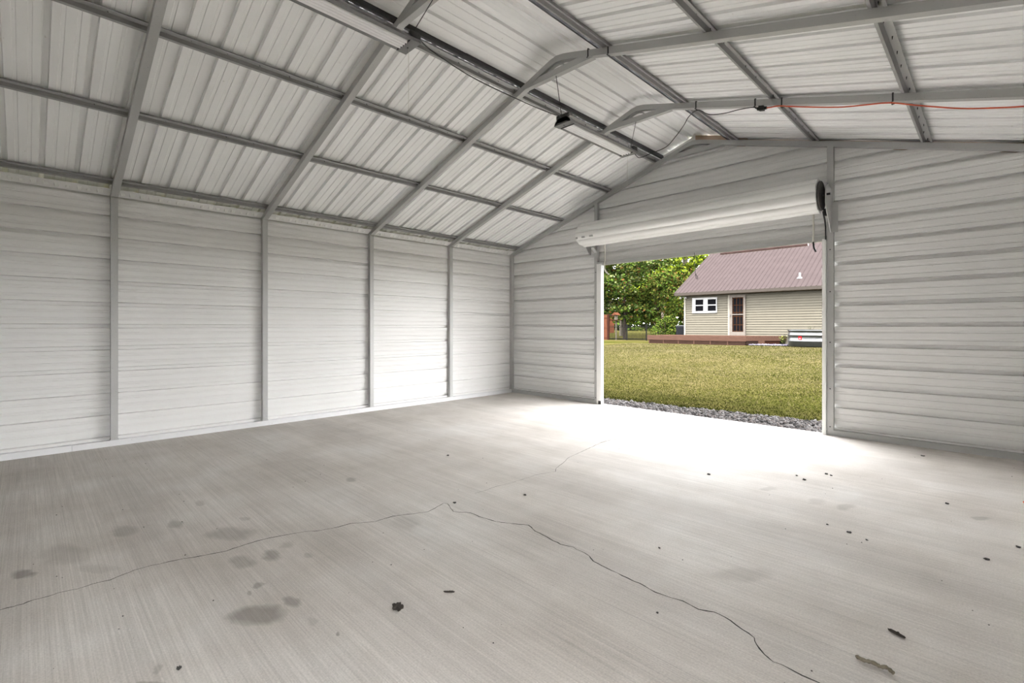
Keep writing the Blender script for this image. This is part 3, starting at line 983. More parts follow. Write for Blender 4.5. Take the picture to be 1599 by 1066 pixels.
# ground past the side walls and behind
mb.add([(XR + 0.12, -60, -0.105), (70, -60, -0.105), (70, 6.78, -0.105), (XR + 0.12, 6.78, -0.105)], [(0, 1, 2, 3)])
mb.add([(-90, -60, -0.105), (XL - 0.07, -60, -0.105), (XL - 0.07, 6.78, -0.105), (-90, 6.78, -0.105)], [(0, 1, 2, 3)])
mb.add([(XL - 0.07, -60, -0.105), (XR + 0.12, -60, -0.105), (XR + 0.12, YB - 0.06, -0.105), (XL - 0.07, YB - 0.06, -0.105)], [(0, 1, 2, 3)])
tag(mb.obj('ground', M['lawn']), 'mown yellow-green lawn rising toward the house', None, None, 'structure')

# grass blades near the doorway
def grass_blades(n, x0, x1, y0, y1, hmin, hmax, name):
    u = RNG.random(n)
    y = y0 + (y1 - y0) * u ** 1.25
    x = x0 + (x1 - x0) * RNG.random(n)
    # keep the wavy edge to the gravel
    edge = 7.86 + 0.10 * np.sin(x * 2.1) + 0.05 * np.sin(x * 6.3 + 1) + 0.10 * np.clip(x + 3, -3, 3)
    ok = y > edge - 0.12 * RNG.random(n)
    x, y = x[ok], y[ok]
    n = len(x)
    z = np.array([gz(a, b) for a, b in zip(x, y)]) - 0.01
    h = hmin + (hmax - hmin) * RNG.random(n)
    a = RNG.random(n) * 2 * np.pi
    w = 0.006 + 0.006 * RNG.random(n) + 0.0006 * (y - 7)
    lean = (RNG.random((n, 2)) - 0.5) * h[:, None] * 1.6
    v = np.empty((n, 3, 3))
    v[:, 0] = np.stack([x - w * np.cos(a), y - w * np.sin(a), z], 1)
    v[:, 1] = np.stack([x + w * np.cos(a), y + w * np.sin(a), z], 1)
    v[:, 2] = np.stack([x + lean[:, 0], y + lean[:, 1], z + h], 1)
    me = bpy.data.meshes.new(name)
    me.vertices.add(3 * n)
    me.vertices.foreach_set('co', v.ravel())
    me.loops.add(3 * n)
    me.loops.foreach_set('vertex_index', np.arange(3 * n))
    me.polygons.add(n)
    me.polygons.foreach_set('loop_start', np.arange(0, 3 * n, 3))
    me.polygons.foreach_set('loop_total', np.full(n, 3))
    g = lambda nm, c: plain(nm, c, 0.8, 0, 0.25, 3, 0.2)
    for nm, cc in (('grass_green', (0.027, 0.032, 0.006, 1)), ('grass_olive', (0.042, 0.041, 0.011, 1)), ('grass_straw', (0.118, 0.100, 0.052, 1)), ('grass_deep', (0.013, 0.017, 0.003, 1))):
        me.materials.append(g(nm, cc))
    far = np.clip((y - 8) / 7, 0, 1)
    patch = 0.5 + 0.5 * np.sin(x * 1.3 + 2 * np.sin(y * 0.7)) * np.sin(y * 0.9 + x * 0.4)
    rr = RNG.random(n)
    straw = 0.08 + 0.30 * far + 0.26 * far * patch
    deep = 0.16 + 0.30 * (1 - patch) * (1 - 0.7 * far) + 0.25 * np.clip((9.5 - y) / 2, 0, 1)  # more dark blades near the slab stand in for the building's soft shadow
    mi = np.where(rr < straw, 2, np.where(rr < straw + deep, 3, np.where(rr < straw + deep + 0.30, 1, 0)))
    me.polygons.foreach_set('material_index', mi.astype(np.int32))
    me.update()
    me.validate()
    o = bpy.data.objects.new(name, me)
    COL.objects.link(o)
    return o


go = grass_blades(380000, -15, 1.5, 7.55, 24.5, 0.012, 0.036, 'grass')
tag(go, 'short green and straw coloured grass blades beyond the gravel', 'grass', None, 'stuff')

# gravel strip
def stones(n, x0, x1, yfun, name, smin, smax, cols):
    ico_v = []
    ph = (1 + 5 ** 0.5) / 2
    for a in (-1, 1):
        for b in (-ph, ph):
            ico_v += [(0, a, b), (a, b, 0), (b, 0, a)]
    ico_v = np.array(ico_v) / math.sqrt(1 + ph * ph)
    import bmesh
    bm = bmesh.new()
    for p in ico_v:
        bm.verts.new(p)
    bmesh.ops.convex_hull(bm, input=bm.verts)
    bm.verts.ensure_lookup_table()
    bm.verts.index_update()
    V = np.array([v.co[:] for v in bm.verts])
    F = np.array([[v.index for v in f.verts] for f in bm.faces])
    bm.free()
    nv, nf = len(V), len(F)
    allv = np.empty((n, nv, 3))
    for i in range(n):
        s = smin + (smax - smin) * RNG.random() ** 1.6
        sc = s * (0.6 + 0.6 * RNG.random(3))
        an = RNG.random() * 6.28
        P = V * (1 + 0.25 * (RNG.random((nv, 1)) - 0.5)) * sc
        Rm = np.array([[math.cos(an), -math.sin(an), 0], [math.sin(an), math.cos(an), 0], [0, 0, 1]])
        P = P @ Rm.T
        x = x0 + (x1 - x0) * RNG.random()
        y, z = yfun(x)
        allv[i] = P + np.array([x, y, z + s * 0.3])
    fa = (F[None] + (np.arange(n) * nv)[:, None, None]).reshape(-1, 3)
    me = bpy.data.meshes.new(name)
    me.vertices.add(n * nv)
    me.vertices.foreach_set('co', allv.ravel())
    me.loops.add(fa.size)
    me.loops.foreach_set('vertex_index', fa.ravel())
    me.polygons.add(len(fa))
    me.polygons.foreach_set('loop_start', np.arange(0, fa.size, 3))
    me.polygons.foreach_set('loop_total', np.full(len(fa), 3))
    for k, cc in enumerate(cols):
        me.materials.append(plain(f'{name}_stone_{k}', cc, 0.9, 0, 0.2, 40))
    me.polygons.foreach_set('material_index', np.repeat(RNG.integers(0, len(cols), n), nf).astype(np.int32))
    me.update()
    o = bpy.data.objects.new(name, me)
    COL.objects.link(o)
    return o


def gy(x):
    w = 1.14 + 0.10 * max(-3, min(3, x + 3))
    y = 6.83 + w * RNG.random()
    return y, gz(x, y) + (0.03 if y < 7.0 else 0.0)


gr = stones(7500, -7.2, 0.9, gy, 'gravel', 0.012, 0.030, [(0.085, 0.080, 0.080, 1), (0.150, 0.142, 0.142, 1), (0.040, 0.038, 0.038, 1), (0.105, 0.092, 0.088, 1)])
tag(gr, 'strip of crushed grey gravel along the slab edge outside', 'gravel', None, 'stuff')
M['gravelbed'] = plain('gravel_bed', (0.078, 0.073, 0.070, 1), 0.95, 0, 0.4, 40)
gb = MB()
gx = np.linspace(-7.2, 0.9, 12)
for a, b in zip(gx, gx[1:]):
    wa, wb2 = [1.10 + 0.10 * max(-3, min(3, q + 3)) for q in (a, b)]
    gb.add([(a, 6.80, -0.082), (b, 6.80, -0.082), (b, 6.83 + wb2, gz(b, 7.9) + 0.004), (a, 6.83 + wa, gz(a, 7.9) + 0.004)], [(0, 1, 2, 3)])
tag(gb.obj('ground_gravel_bed', M['gravelbed']), 'dark bed under the gravel strip outside the doorway', None, None, 'structure')

# ------------------------------------------------------------------ house
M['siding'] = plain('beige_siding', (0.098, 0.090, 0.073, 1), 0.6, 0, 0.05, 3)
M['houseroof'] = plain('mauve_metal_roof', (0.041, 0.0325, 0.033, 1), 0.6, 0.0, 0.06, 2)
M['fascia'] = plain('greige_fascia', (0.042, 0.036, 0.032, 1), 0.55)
M['soffit'] = plain('soffit', srgb(82, 75, 66), 0.7)
M['htrim'] = plain('cream_trim', (0.208, 0.195, 0.166, 1), 0.55)
M['winwhite'] = plain('white_vinyl', (0.322, 0.322, 0.322, 1), 0.45)
M['glass'] = plain('dark_window_glass', (0.005, 0.005, 0.006, 1), 0.08, 0, 0.2, 2, 0.06)
M['doorbrown'] = plain('brown_wood_door', (0.030, 0.014, 0.008, 1), 0.5, 0, 0.2, 5)
M['stormdoor'] = plain('taupe_storm_door', srgb(96, 90, 85), 0.5)
M['deck'] = plain('reddish_deck_wood', (0.056, 0.032, 0.024, 1), 0.75, 0, 0.18, 6, stretch=(0.5, 4, 4))
M['deckshade'] = plain('under_deck_shade', (0.018, 0.012, 0.010, 1), 0.9)
M['galvtank'] = plain('zinc_tank', (0.105, 0.108, 0.112, 1), 0.3, 0.85, 0.12, 4)
M['red'] = plain('red_enamel', srgb(142, 15, 22), 0.4)
M['white'] = plain('white_enamel', (0.364, 0.364, 0.364, 1), 0.4)
M['soil'] = plain('soil', (0.026, 0.018, 0.013, 1), 1.0)
M['woodfence'] = plain('red_brown_fence_wood', (0.075, 0.030, 0.018, 1), 0.8, 0, 0.2, 4, stretch=(4, 4, 0.5))
M['woodpost'] = plain('dark_fence_post', (0.025, 0.011, 0.008, 1), 0.8)
M['iron'] = plain('black_iron', (0.010, 0.010, 0.010, 1), 0.5, 0.3)
M['brick'] = plain('far_brick', (0.10, 0.038, 0.02, 1), 0.8, 0, 0.15, 6)
M['bark'] = plain('bark', (0.044, 0.036, 0.029, 1), 0.95, 0, 0.4, 12)
M['palebark'] = plain('pale_bark', (0.114, 0.099, 0.078, 1), 0.95, 0, 0.4, 12)

HY = 27.7
HX0, HX1 = -13.08, 1.0
HB, HT = 0.80, 3.10
ho = root('house', (-9.5, HY, HB), 'beige sided house with a mauve metal roof beyond the lawn', 'house')
MB().box(HX0 + 0.02, HX1, HY + 0.03, HY + 9.0, 0.30, HT + 0.25).obj('wall_core', M['siding'], ho)
# lap siding boards
z = HB
while z < HT:
    z2 = z + 0.131
    MB().prism([(HY + 0.03, z), (HY - 0.026, z), (HY - 0.022, z + 0.02), (HY + 0.016, z2 + 0.004), (HY + 0.03, z2 + 0.004)], lambda q, t: (HX0 + (HX1 - HX0) * t, q[0], q[1])).obj('siding_board', M['siding'], ho)
    MB().prism([(HX0 - 0.002, z), (HX0 + 0.02, z), (HX0 + 0.02, z2 + 0.004), (HX0 + 0.014, z2 + 0.004)], lambda q, t: (q[0], HY + 9.0 * t, q[1])).obj('siding_board', M['siding'], ho)
    z = z2
MB().box(HX0 - 0.02, HX0 + 0.07, HY - 0.05, HY + 0.06, HB, HT).obj('corner_board', M['htrim'], ho)
MB().box(-10.545, -10.455, HY - 0.045, HY + 0.02, HB, HT).obj('corner_board', M['htrim'], ho)
# gable end on the far side
MB().prism([(HY, HT + 0.2), (HY + 9.0, HT + 0.2), (HY + 4.9, 5.9)], lambda q, t: (HX0 + 0.03 + 0.05 * t, q[0], q[1])).obj('gable_wall', M['siding'], ho)
# roof
EY, EZ, HS = 27.15, 3.30, 0.565
RX0, RX1 = -13.43, 1.4
RIY = 33.0
rf = MB().prism([(EY + 0.02, EZ - 0.03), (EY + 0.02, EZ - 0.005), (RIY, EZ + HS * (RIY - EY) - 0.02), (RIY + 5.85, EZ - 0.02), (RIY + 5.85, EZ - 0.10), (RIY, EZ + HS * (RIY - EY) - 0.14)], lambda q, t: (RX0 + 0.02 + (RX1 - RX0 - 0.04) * t, q[0], q[1])).obj('roof_deck', M['fascia'], ho)
x = RX0
step = 0.2345
k = 0
while x < RX1 - 0.1:
    n = 4
    prof = []
    for j in range(n):
        b = x + j * step
        prof += [(b, 0.0), (b + 0.006, 0.0), (b + 0.018, 0.026), (b + 0.038, 0.026), (b + 0.05, 0.0)]
    prof.append((x + n * step, 0.0))
    ln = RIY - EY
    nn = Vector((0, -HS, 1)).normalized()
    MB().sheet(prof, lambda q, t: (q[0], EY + ln * t + nn.y * q[1], EZ + HS * ln * t + nn.z * q[1] + 0.003)).obj('roof_sheet', M['houseroof'], ho)
    x += n * step
MB().box(RX0, RX1, EY - 0.03, EY, EZ - 0.15, EZ + 0.005).obj('gutter', M['fascia'], ho)
MB().box(RX0, RX1, EY, HY, EZ - 0.17, EZ - 0.14).obj('soffit', M['soffit'], ho)
MB().prism([(EY - 0.03, EZ - 0.15), (EY - 0.03, EZ + 0.01), (RIY, EZ + HS * (RIY - EY) + 0.02), (RIY, EZ + HS * (RIY - EY) - 0.16)], lambda q, t: (RX0 - 0.03 + 0.04 * t, q[0], q[1])).obj('rake_board', M['fascia'], ho)
MB().tube([(-7.09, 28.1, 3.78), (-7.09, 28.1, 4.09)], 0.045, 10).obj('vent_pipe', M['white'], ho)
MB().lathe([(0.16, -0.02), (0.11, 0.05), (0.05, 0.10)], (-7.09, 28.1, 3.80), 12).obj('vent_boot', M['black'], ho)
# window pair
wi = MB()
WX0, WX1, WZ0, WZ1 = -12.58, -11.15, 2.11, 3.00
wi.box(WX0, WX1, HY - 0.085, HY, WZ0, WZ0 + 0.11)
wi.box(WX0, WX1, HY - 0.085, HY, WZ1 - 0.11, WZ1)
wi.box(WX0, WX0 + 0.19, HY - 0.085, HY, WZ0 + 0.11, WZ1 - 0.11)
wi.box(WX1 - 0.04, WX1, HY - 0.085, HY, WZ0 + 0.11, WZ1 - 0.11)
wi.box(-11.92, -11.67, HY - 0.085, HY, WZ0 + 0.11, WZ1 - 0.11)
wo = wi.obj('window', M['winwhite'], ho)
for a, b in ((WX0 + 0.19, -11.92), (-11.67, WX1 - 0.04)):
    MB().box(a, b, HY - 0.052, HY - 0.04, WZ0 + 0.11, 2.53).obj('pane', M['glass'], wo)
    MB().box(a, b, HY - 0.052, HY - 0.04, 2.57, WZ1 - 0.11).obj('pane', M['glass'], wo)
    MB().box(a, b, HY - 0.075, HY - 0.04, 2.53, 2.585).obj('meeting_rail', M['winwhite'], wo)
# door with storm door
d = MB()
d.box(-10.43, -10.295, HY - 0.10, HY, 0.83, 3.08)
d.box(-9.70, -9.60, HY - 0.10, HY, 0.83, 3.08)
d.box(-10.295, -9.70, HY - 0.10, HY, 2.93, 3.08)
d.box(-10.295, -9.70, HY - 0.10, HY, 0.83, 1.035)
d.box(-10.295, -9.70, HY - 0.10, HY - 0.05, 1.965, 2.02)
do = d.obj('storm_door', M['stormdoor'], ho)
MB().box(-10.295, -9.70, HY - 0.045, HY - 0.035, 1.035, 2.93).obj('pane', M['glass'], do)
for xx in (-10.25, -10.07, -9.90, -9.74):
    MB().box(xx - 0.016, xx + 0.016, HY - 0.058, HY - 0.046, 1.04, 2.92).obj('door_muntin', M['doorbrown'], do)
for zz in (1.06, 1.42, 1.88, 2.10, 2.50, 2.90):
    MB().box(-10.29, -9.705, HY - 0.060, HY - 0.046, zz - 0.02, zz + 0.02).obj('door_muntin', M['doorbrown'], do)
MB().box(-10.40, -10.36, HY - 0.14, HY - 0.10, 1.88, 1.98).obj('handle', M['blacksteel'], do)
# floodlight under the eave
flx = MB().box(-13.22, -12.98, HY - 0.20, HY - 0.02, 3.06, 3.10).obj('floodlight', M['black'], ho)
for xx in (-13.26, -12.95):
    MB().lathe([(0.01, 0.06), (0.05, 0.05), (0.065, -0.03), (0.02, -0.06)], (xx, HY - 0.16, 3.02), 12).obj('lamp_head', M['white'], flx)

# deck
DT = 0.833
dk = root('deck', (-11.4, 26.4, 0.37), 'low red-brown wooden deck along the house wall', 'deck')
poly = [(-14.13, 25.2), (-8.724, 25.2), (-7.62, 26.77), (-7.62, HY - 0.01), (-14.13, HY - 0.01)]
yb = 25.2
while yb < HY - 0.02:
    y2 = min(yb + 0.14, HY - 0.012)
    xr = -8.724 + max(0, min(1, ((yb + y2) / 2 - 25.2) / 1.57)) * 1.104
    MB().box(-14.15, xr, yb + 0.003, y2 - 0.003, DT - 0.03, DT).obj('deck_board', M['deck'], dk)
    yb += 0.14
MB().box(-14.13, -8.724, 25.17, 25.2, 0.575, DT - 0.005).obj('fascia_board', M['deck'], dk)
MB().add([(-8.724, 25.17, 0.60), (-7.60, 26.77, 0.60), (-7.60, 26.77, DT - 0.005), (-8.724, 25.17, DT - 0.005),
          (-8.75, 25.19, 0.60), (-7.63, 26.79, 0.60), (-7.63, 26.79, DT - 0.005), (-8.75, 25.19, DT - 0.005)],
         [(0, 1, 2, 3), (7, 6, 5, 4), (0, 4, 5, 1), (3, 2, 6, 7), (0, 3, 7, 4), (1, 5, 6, 2)]).obj('fascia_board', M['deck'], dk)
MB().box(-7.63, -7.60, 26.77, HY, 0.60, DT - 0.005).obj('fascia_board', M['deck'], dk)
MB().box(-14.08, -8.80, 25.26, 27.6, 0.30, 0.57).obj('under_deck', M['deckshade'], dk)  # solid dark block stands in for the shade below the boards
for zz in (0.375, 0.445, 0.515):
    MB().box(-14.05, -8.76, 25.20, 25.22, zz, zz + 0.026).obj('skirt_slat', M['deck'], dk)
xx = -14.05
while xx < -8.8:
    MB().box(xx, xx + 0.05, 25.19, 25.205, 0.35, 0.575).obj('skirt_post', M['deck'], dk)
    xx += 0.88
# block under the chamfered corner
dd = Vector((1.104, 1.57)).normalized()
nn2 = Vector((dd.y, -dd.x))
def chamf(a, b, out0, out1, z0, z1, nm, mt):
    P0 = Vector((-8.724, 25.17))
    q = [P0 + dd * a + nn2 * out0, P0 + dd * b + nn2 * out0, P0 + dd * b + nn2 * out1, P0 + dd * a + nn2 * out1]
    MB().prism([tuple(v) for v in q], lambda p, t: (p[0], p[1], z0 + (z1 - z0) * t)).obj(nm, mt, dk)
chamf(0.05, 0.70, -0.10, -0.03, 0.40, 0.60, 'chamfer_infill', M['deckshade'])  # dark panel stands in for the shaded opening under the deck corner
chamf(0.70, 1.05, -0.10, 0.0, 0.40, 0.60, 'support_block', M['deck'])
chamf(1.05, 1.92, -0.10, -0.04, 0.42, 0.60, 'chamfer_infill', M['woodpost'])

# stock tank planter
TC = (-5.58, 24.95)
tk = root('stock_tank', (TC[0], TC[1], 0.43), 'round galvanised stock tank planter beside the deck', 'planter')
pf = [(1.12, 0.0), (1.16, 0.02), (1.16, 0.20), (1.185, 0.225), (1.185, 0.265), (1.16, 0.29), (1.16, 0.46), (1.185, 0.485), (1.185, 0.525), (1.16, 0.55), (1.16, 0.68), (1.19, 0.70), (1.19, 0.735), (1.15, 0.735), (1.14, 0.60)]
MB().lathe(pf, (TC[0], TC[1], 0.43), 56).obj('shell', M['galvtank'], tk, True)
MB().lathe([(0.0, 0.0), (1.145, 0.0)], (TC[0], TC[1], 1.05), 40).obj('soil_fill', M['soil'], tk)
def on_tank(a, z, w, h, th, nm, mt, R=1.163):
    mb = MB()
    seg = max(2, int(w / 0.06))
    vs = []
    for i in range(seg + 1):
        an = a + (i / seg - 0.5) * w / R
        for rr in (R, R + th):
            for dz in (-h / 2, h / 2):
                vs.append((TC[0] + rr * math.cos(an), TC[1] + rr * math.sin(an), z + dz))
    fs = []
    for i in range(seg):
        b = 4 * i
        fs += [(b + 2, b + 6, b + 7, b + 3), (b + 3, b + 7, b + 5, b + 1), (b + 2, b, b + 4, b + 6)]
    fs += [(0, 2, 3, 1), (4 * seg, 4 * seg + 1, 4 * seg + 3, 4 * seg + 2)]
    mb.add(vs, fs)
    return mb.obj(nm, mt, tk)
a0 = math.radians(248)
em = on_tank(a0, 0.81, 0.15, 0.145, 0.006, 'emblem', M['red'])
on_tank(a0, 0.79, 0.06, 0.045, 0.010, 'emblem_mark', M['white'])
for i, w in enumerate((0.055, 0.045, 0.06, 0.04, 0.05, 0.05, 0.045, 0.055)):
    on_tank(a0 + 0.125 + i * 0.056, 0.805, w, 0.06, 0.004, 'lettering', M['black'])
def sprig(cx, cy, z0, n, h, spread, name, label, mats, cat='plant', lw=0.03, parent=None):
    mb = MB()
    st = MB()
    for i in range(n):
        a = random.uniform(0, 6.28)
        L = h * random.uniform(0.55, 1.0)
        dx, dy = math.cos(a) * spread * random.random(), math.sin(a) * spread * random.random()
        tip = (cx + dx, cy + dy, z0 + L)
        st.tube([(cx + dx * 0.15, cy + dy * 0.15, z0), (cx + dx * 0.5, cy + dy * 0.5, z0 + L * 0.6), tip], 0.004, 4)
        for k in range(7):
            t = 0.25 + 0.75 * k / 6
            p = Vector((cx + dx * t, cy + dy * t, z0 + L * t))
            b = random.uniform(0, 6.28)
            dl = Vector((math.cos(b), math.sin(b), random.uniform(-0.1, 0.7))).normalized() * lw * random.uniform(2.2, 4)
            sd = Vector((-math.sin(b), math.cos(b), 0)) * lw
            mb.add([p, p + dl * 0.5 + sd, p + dl, p + dl * 0.5 - sd + Vector((0, 0, 0.006))], [(0, 1, 2), (0, 2, 3)], random.randrange(len(mats)))
    if parent is None:
        r = root(name, (cx, cy, z0), label, cat)
    else:
        r = parent
    mb.obj('foliage', mats, r)['kind'] = 'stuff'
    st.obj('stems', M['bark'], r)['kind'] = 'stuff'
M['lf1'] = plain('leaf_yellow_green', (0.114, 0.135, 0.026, 1), 0.5, 0, 0.25, 3)
M['lf2'] = plain('leaf_green', (0.047, 0.078, 0.013, 1), 0.45, 0, 0.25, 3)
M['lf3'] = plain('leaf_dark', (0.016, 0.029, 0.007, 1), 0.35, 0, 0.3, 3)
M['lf4'] = plain('leaf_olive', (0.065, 0.070, 0.016, 1), 0.45, 0, 0.3, 3)
M['lf5'] = plain('leaf_rust', (0.080, 0.040, 0.014, 1), 0.6, 0, 0.3, 3)
M['lf6'] = plain('leaf_lime', (0.135, 0.172, 0.013, 1), 0.5, 0, 0.25, 3)
M['lf7'] = plain('leaf_pale', (0.104, 0.120, 0.052, 1), 0.3, 0, 0.25, 3)
sprig(-7.12, 25.5, 0.44, 16, 0.50, 0.30, 'garden_plant', 'small variegated yellow-green plant between deck and tank', [M['lf1'], M['lf7']], lw=0.035)
sprig(-5.75, 24.6, 1.05, 4, 0.34, 0.20, 'seedling', 'thin seedling sprouting from the stock tank', [M['lf2']], lw=0.012)
# pale stone bed by the tank
gq = stones(900, -8.6, -5.9, lambda x: ((lambda y: (y, gz(x, y) + 0.03))(24.75 + 0.9 * RNG.random() + 0.35 * max(0, -x - 7.4))), 'stone_chippings', 0.02, 0.05, [(0.115, 0.105, 0.13, 1), (0.075, 0.068, 0.095, 1), (0.15, 0.145, 0.155, 1)])
tag(gq, 'pale lavender stone chippings at the foot of the tank', 'gravel', None, 'stuff')

# AC unit
ac = root('air_conditioner', (-14.36, 30.1, 0.36), 'dark grey outdoor air conditioner behind the deck by the house corner', 'air conditioner')
MB().box(-14.66, -14.06, 29.8, 30.4, 0.36, 1.36).obj('cabinet', plain('dark_cabinet', (0.018, 0.019, 0.023, 1), 0.5, 0.3), ac)
for i in range(9):
    MB().box(-14.64 + i * 0.068, -14.62 + i * 0.068, 29.785, 29.80, 0.42, 1.28).obj('fin', M['iron'], ac)
MB().box(-14.68, -14.04, 29.78, 30.42, 1.36, 1.41).obj('top_cap', M['black'], ac)

# wooden fence
wf = root('wooden_fence', (-26, 33, 0.2), 'red-brown wooden board fence at the far side of the lawn', 'fence')
for i in range(40):
    xx = -22.06 - (i + 1) * 0.15
    MB().box(xx, xx + 0.144, 32.98 + 0.01 * (i % 2), 33.01 + 0.01 * (i % 2), 0.22, 2.30 + random.uniform(-0.02, 0.02)).obj('fence_board', M['woodfence'], wf)
for zz in (0.45, 1.25, 2.05):
    MB().box(-28.1, -22.06, 32.94, 32.975, zz, zz + 0.09).obj('fence_rail', M['woodfence'], wf)
MB().box(-22.06, -21.90, 32.93, 33.06, 0.15, 2.36).obj('fence_post', M['woodpost'], wf)
# iron fence
nf_ = root('iron_fence', (-18, 33, 0.2), 'thin black iron picket fence under the trees', 'fence')
pm = None
xx = -21.80
while xx < -13.2:
    if pm is None:
        pm = MB().box(-0.010, 0.010, -0.010, 0.010, 0, 1.22).obj('picket', M['iron'], None)
        pm.parent = nf_
        pm.location = Vector((xx, 33, 0.25)) - ORG[nf_]
    else:
        q = pm.copy()
        COL.objects.link(q)
        q.parent = nf_
        q.location = Vector((xx, 33, 0.25)) - ORG[nf_]
    xx += 0.118
for zz in (0.36, 1.30):
    MB().box(-21.9, -13.2, 32.985, 33.015, zz, zz + 0.035).obj('fence_rail', M['iron'], nf_)
for xx in (-20.27, -18.60, -16.9, -15.2, -13.5):
    MB().box(xx - 0.035, xx + 0.035, 32.965, 33.035, 0.15, 1.52).obj('fence_post', M['iron'], nf_)
# bird feeder
bf = root('bird_feeder', (-21.9, 34.0, 0.25), 'tray bird feeder on a pale post behind the fences', 'bird feeder')
MB().box(-21.95, -21.85, 33.95, 34.05, 0.22, 1.86).obj('pole', M['palebark'], bf)
MB().box(-22.25, -21.55, 33.7, 34.3, 1.84, 1.90).obj('tray', M['woodpost'], bf)
MB().prism([(-22.16, 2.28), (-21.9, 2.50), (-21.64, 2.28)], lambda q, t: (q[0], 33.7 + 0.6 * t, q[1])).obj('roof', M['woodfence'], bf)
MB().box(-22.0, -21.8, 33.9, 34.1, 1.90, 2.30).obj('seed_box', M['palebark'], bf)
# far brick house
bh = root('brick_house', (-50, 72, 0.4), 'distant orange brick house behind the fence', 'house')
MB().box(-58, -46.2, 70, 71.2, 0.3, 3.4).obj('wall', M['brick'], bh)
MB().prism([(69.4, 3.3), (71.8, 3.3), (70.6, 4.4)], lambda q, t: (-58.4 + 12.4 * t, q[0], q[1])).obj('roof', M['fascia'], bh)
for xx in (-47.5, -51, -55):
    w_ = MB().box(xx, xx + 1.1, 69.95, 70, 1.3, 2.5).obj('window', M['winwhite'], bh)
    MB().box(xx + 0.08, xx + 1.02, 69.93, 69.95, 1.38, 2.42).obj('pane', M['glass'], w_)

# ------------------------------------------------------------------ trees
def leaf_mesh(centers, size, mats, weights, name, parent, droop=0.3):
    n = len(centers)
    d = RNG.normal(size=(n, 3))
    d[:, 2] = d[:, 2] * 0.6 - droop
    d /= np.linalg.norm(d, axis=1)[:, None]
    u = np.cross(d, RNG.normal(size=(n, 3)))
    u /= np.linalg.norm(u, axis=1)[:, None]
    L = (size * (0.6 + 0.8 * RNG.random(n)))[:, None]
    v = np.empty((n, 4, 3))
    v[:, 0] = centers - d * L * 0.5
    v[:, 1] = centers + u * L * 0.28
    v[:, 2] = centers + d * L * 0.5
    v[:, 3] = centers - u * L * 0.28
    o0 = np.array(ORG[parent])
    v -= o0
    me = bpy.data.meshes.new(name)
    me.vertices.add(4 * n)
    me.vertices.foreach_set('co', v.ravel())
    me.loops.add(4 * n)
    me.loops.foreach_set('vertex_index', np.arange(4 * n))
    me.polygons.add(n)
    me.polygons.foreach_set('loop_start', np.arange(0, 4 * n, 4))
    me.polygons.foreach_set('loop_total', np.full(n, 4))
    for m in mats:
        me.materials.append(m)
    me.polygons.foreach_set('material_index', RNG.choice(len(mats), n, p=weights).astype(np.int32))
    me.update()
    o = bpy.data.objects.new(name, me)
    COL.objects.link(o)
    o.parent = parent
    o['kind'] = 'stuff'
    return o


def tree(name, label, base, blobs, nleaf, size, mats, weights, trunk_r, trunk_h, bark='bark', group='trees beyond the fence', cat='tree', branches=8):
    r = root(name, base, label, cat, group)
    b = Vector(base)
    tr = MB()
    top = Vector((b.x, b.y, b.z + trunk_h))
    tr.tube(spline([(b.x, b.y, b.z - 0.15), (b.x + 0.05, b.y, b.z + trunk_h * 0.4), (b.x - 0.04, b.y + 0.05, b.z + trunk_h * 0.75), top], 4), [trunk_r * (1 - 0.05 * i) for i in range(13)], 8)
    tr.obj('trunk', M[bark], r)
    for i in range(branches):
        bl = blobs[i % len(blobs)]
        p0 = Vector((b.x, b.y, b.z + trunk_h * random.uniform(0.35, 0.95)))
        p2 = Vector(bl[:3]) + Vector((random.uniform(-1, 1) * bl[3], random.uniform(-1, 1) * bl[3], random.uniform(-0.3, 0.8) * bl[5])) * 0.6
        p1 = p0.lerp(p2, 0.5) + Vector((0, 0, 0.25))
        MB().tube(spline([p0, p1, p2], 4), [trunk_r * 0.42 * (1 - 0.1 * j) for j in range(9)], 5).obj('branch', M[bark], r)
    vol = np.array([bl[3] * bl[4] * bl[5] for bl in blobs])
    vol = vol ** 0.8 / (vol ** 0.8).sum()
    cs = []
    for bl, w in zip(blobs, vol):
        n = int(nleaf * w)
        # leaves gather in clumps through the outer shell
        nc = max(6, n // 26)
        g = RNG.normal(size=(nc, 3))
        g /= np.linalg.norm(g, axis=1)[:, None]
        rad = (0.45 + 0.55 * RNG.random(nc) ** 0.5)[:, None]
        cc = g * rad
        idx = RNG.integers(0, nc, n)
        p = cc[idx] + RNG.normal(size=(n, 3)) * 0.13
        cs.append(np.array(bl[:3]) + p * np.array(bl[3:6]))
    leaf_mesh(np.concatenate(cs), size, mats, weights, 'crown', r)
    return r


def blobs_for(cx, cy, z0, z1, rx, ry, n, seed):
    rg = np.random.default_rng(seed)
    out = []
    for i in range(n):
        t = rg.random()
        z = z0 + (z1 - z0) * t
        k = math.sin(math.pi * (0.18 + 0.72 * t)) ** 0.7
        a = rg.random() * 6.28
        out.append((cx + math.cos(a) * rx * 0.6 * k, cy + math.sin(a) * ry * 0.6 * k, z, rx * 0.5 * (0.7 + 0.5 * rg.random()), ry * 0.5, (z1 - z0) / n * (1.3 + rg.random())))
    return out


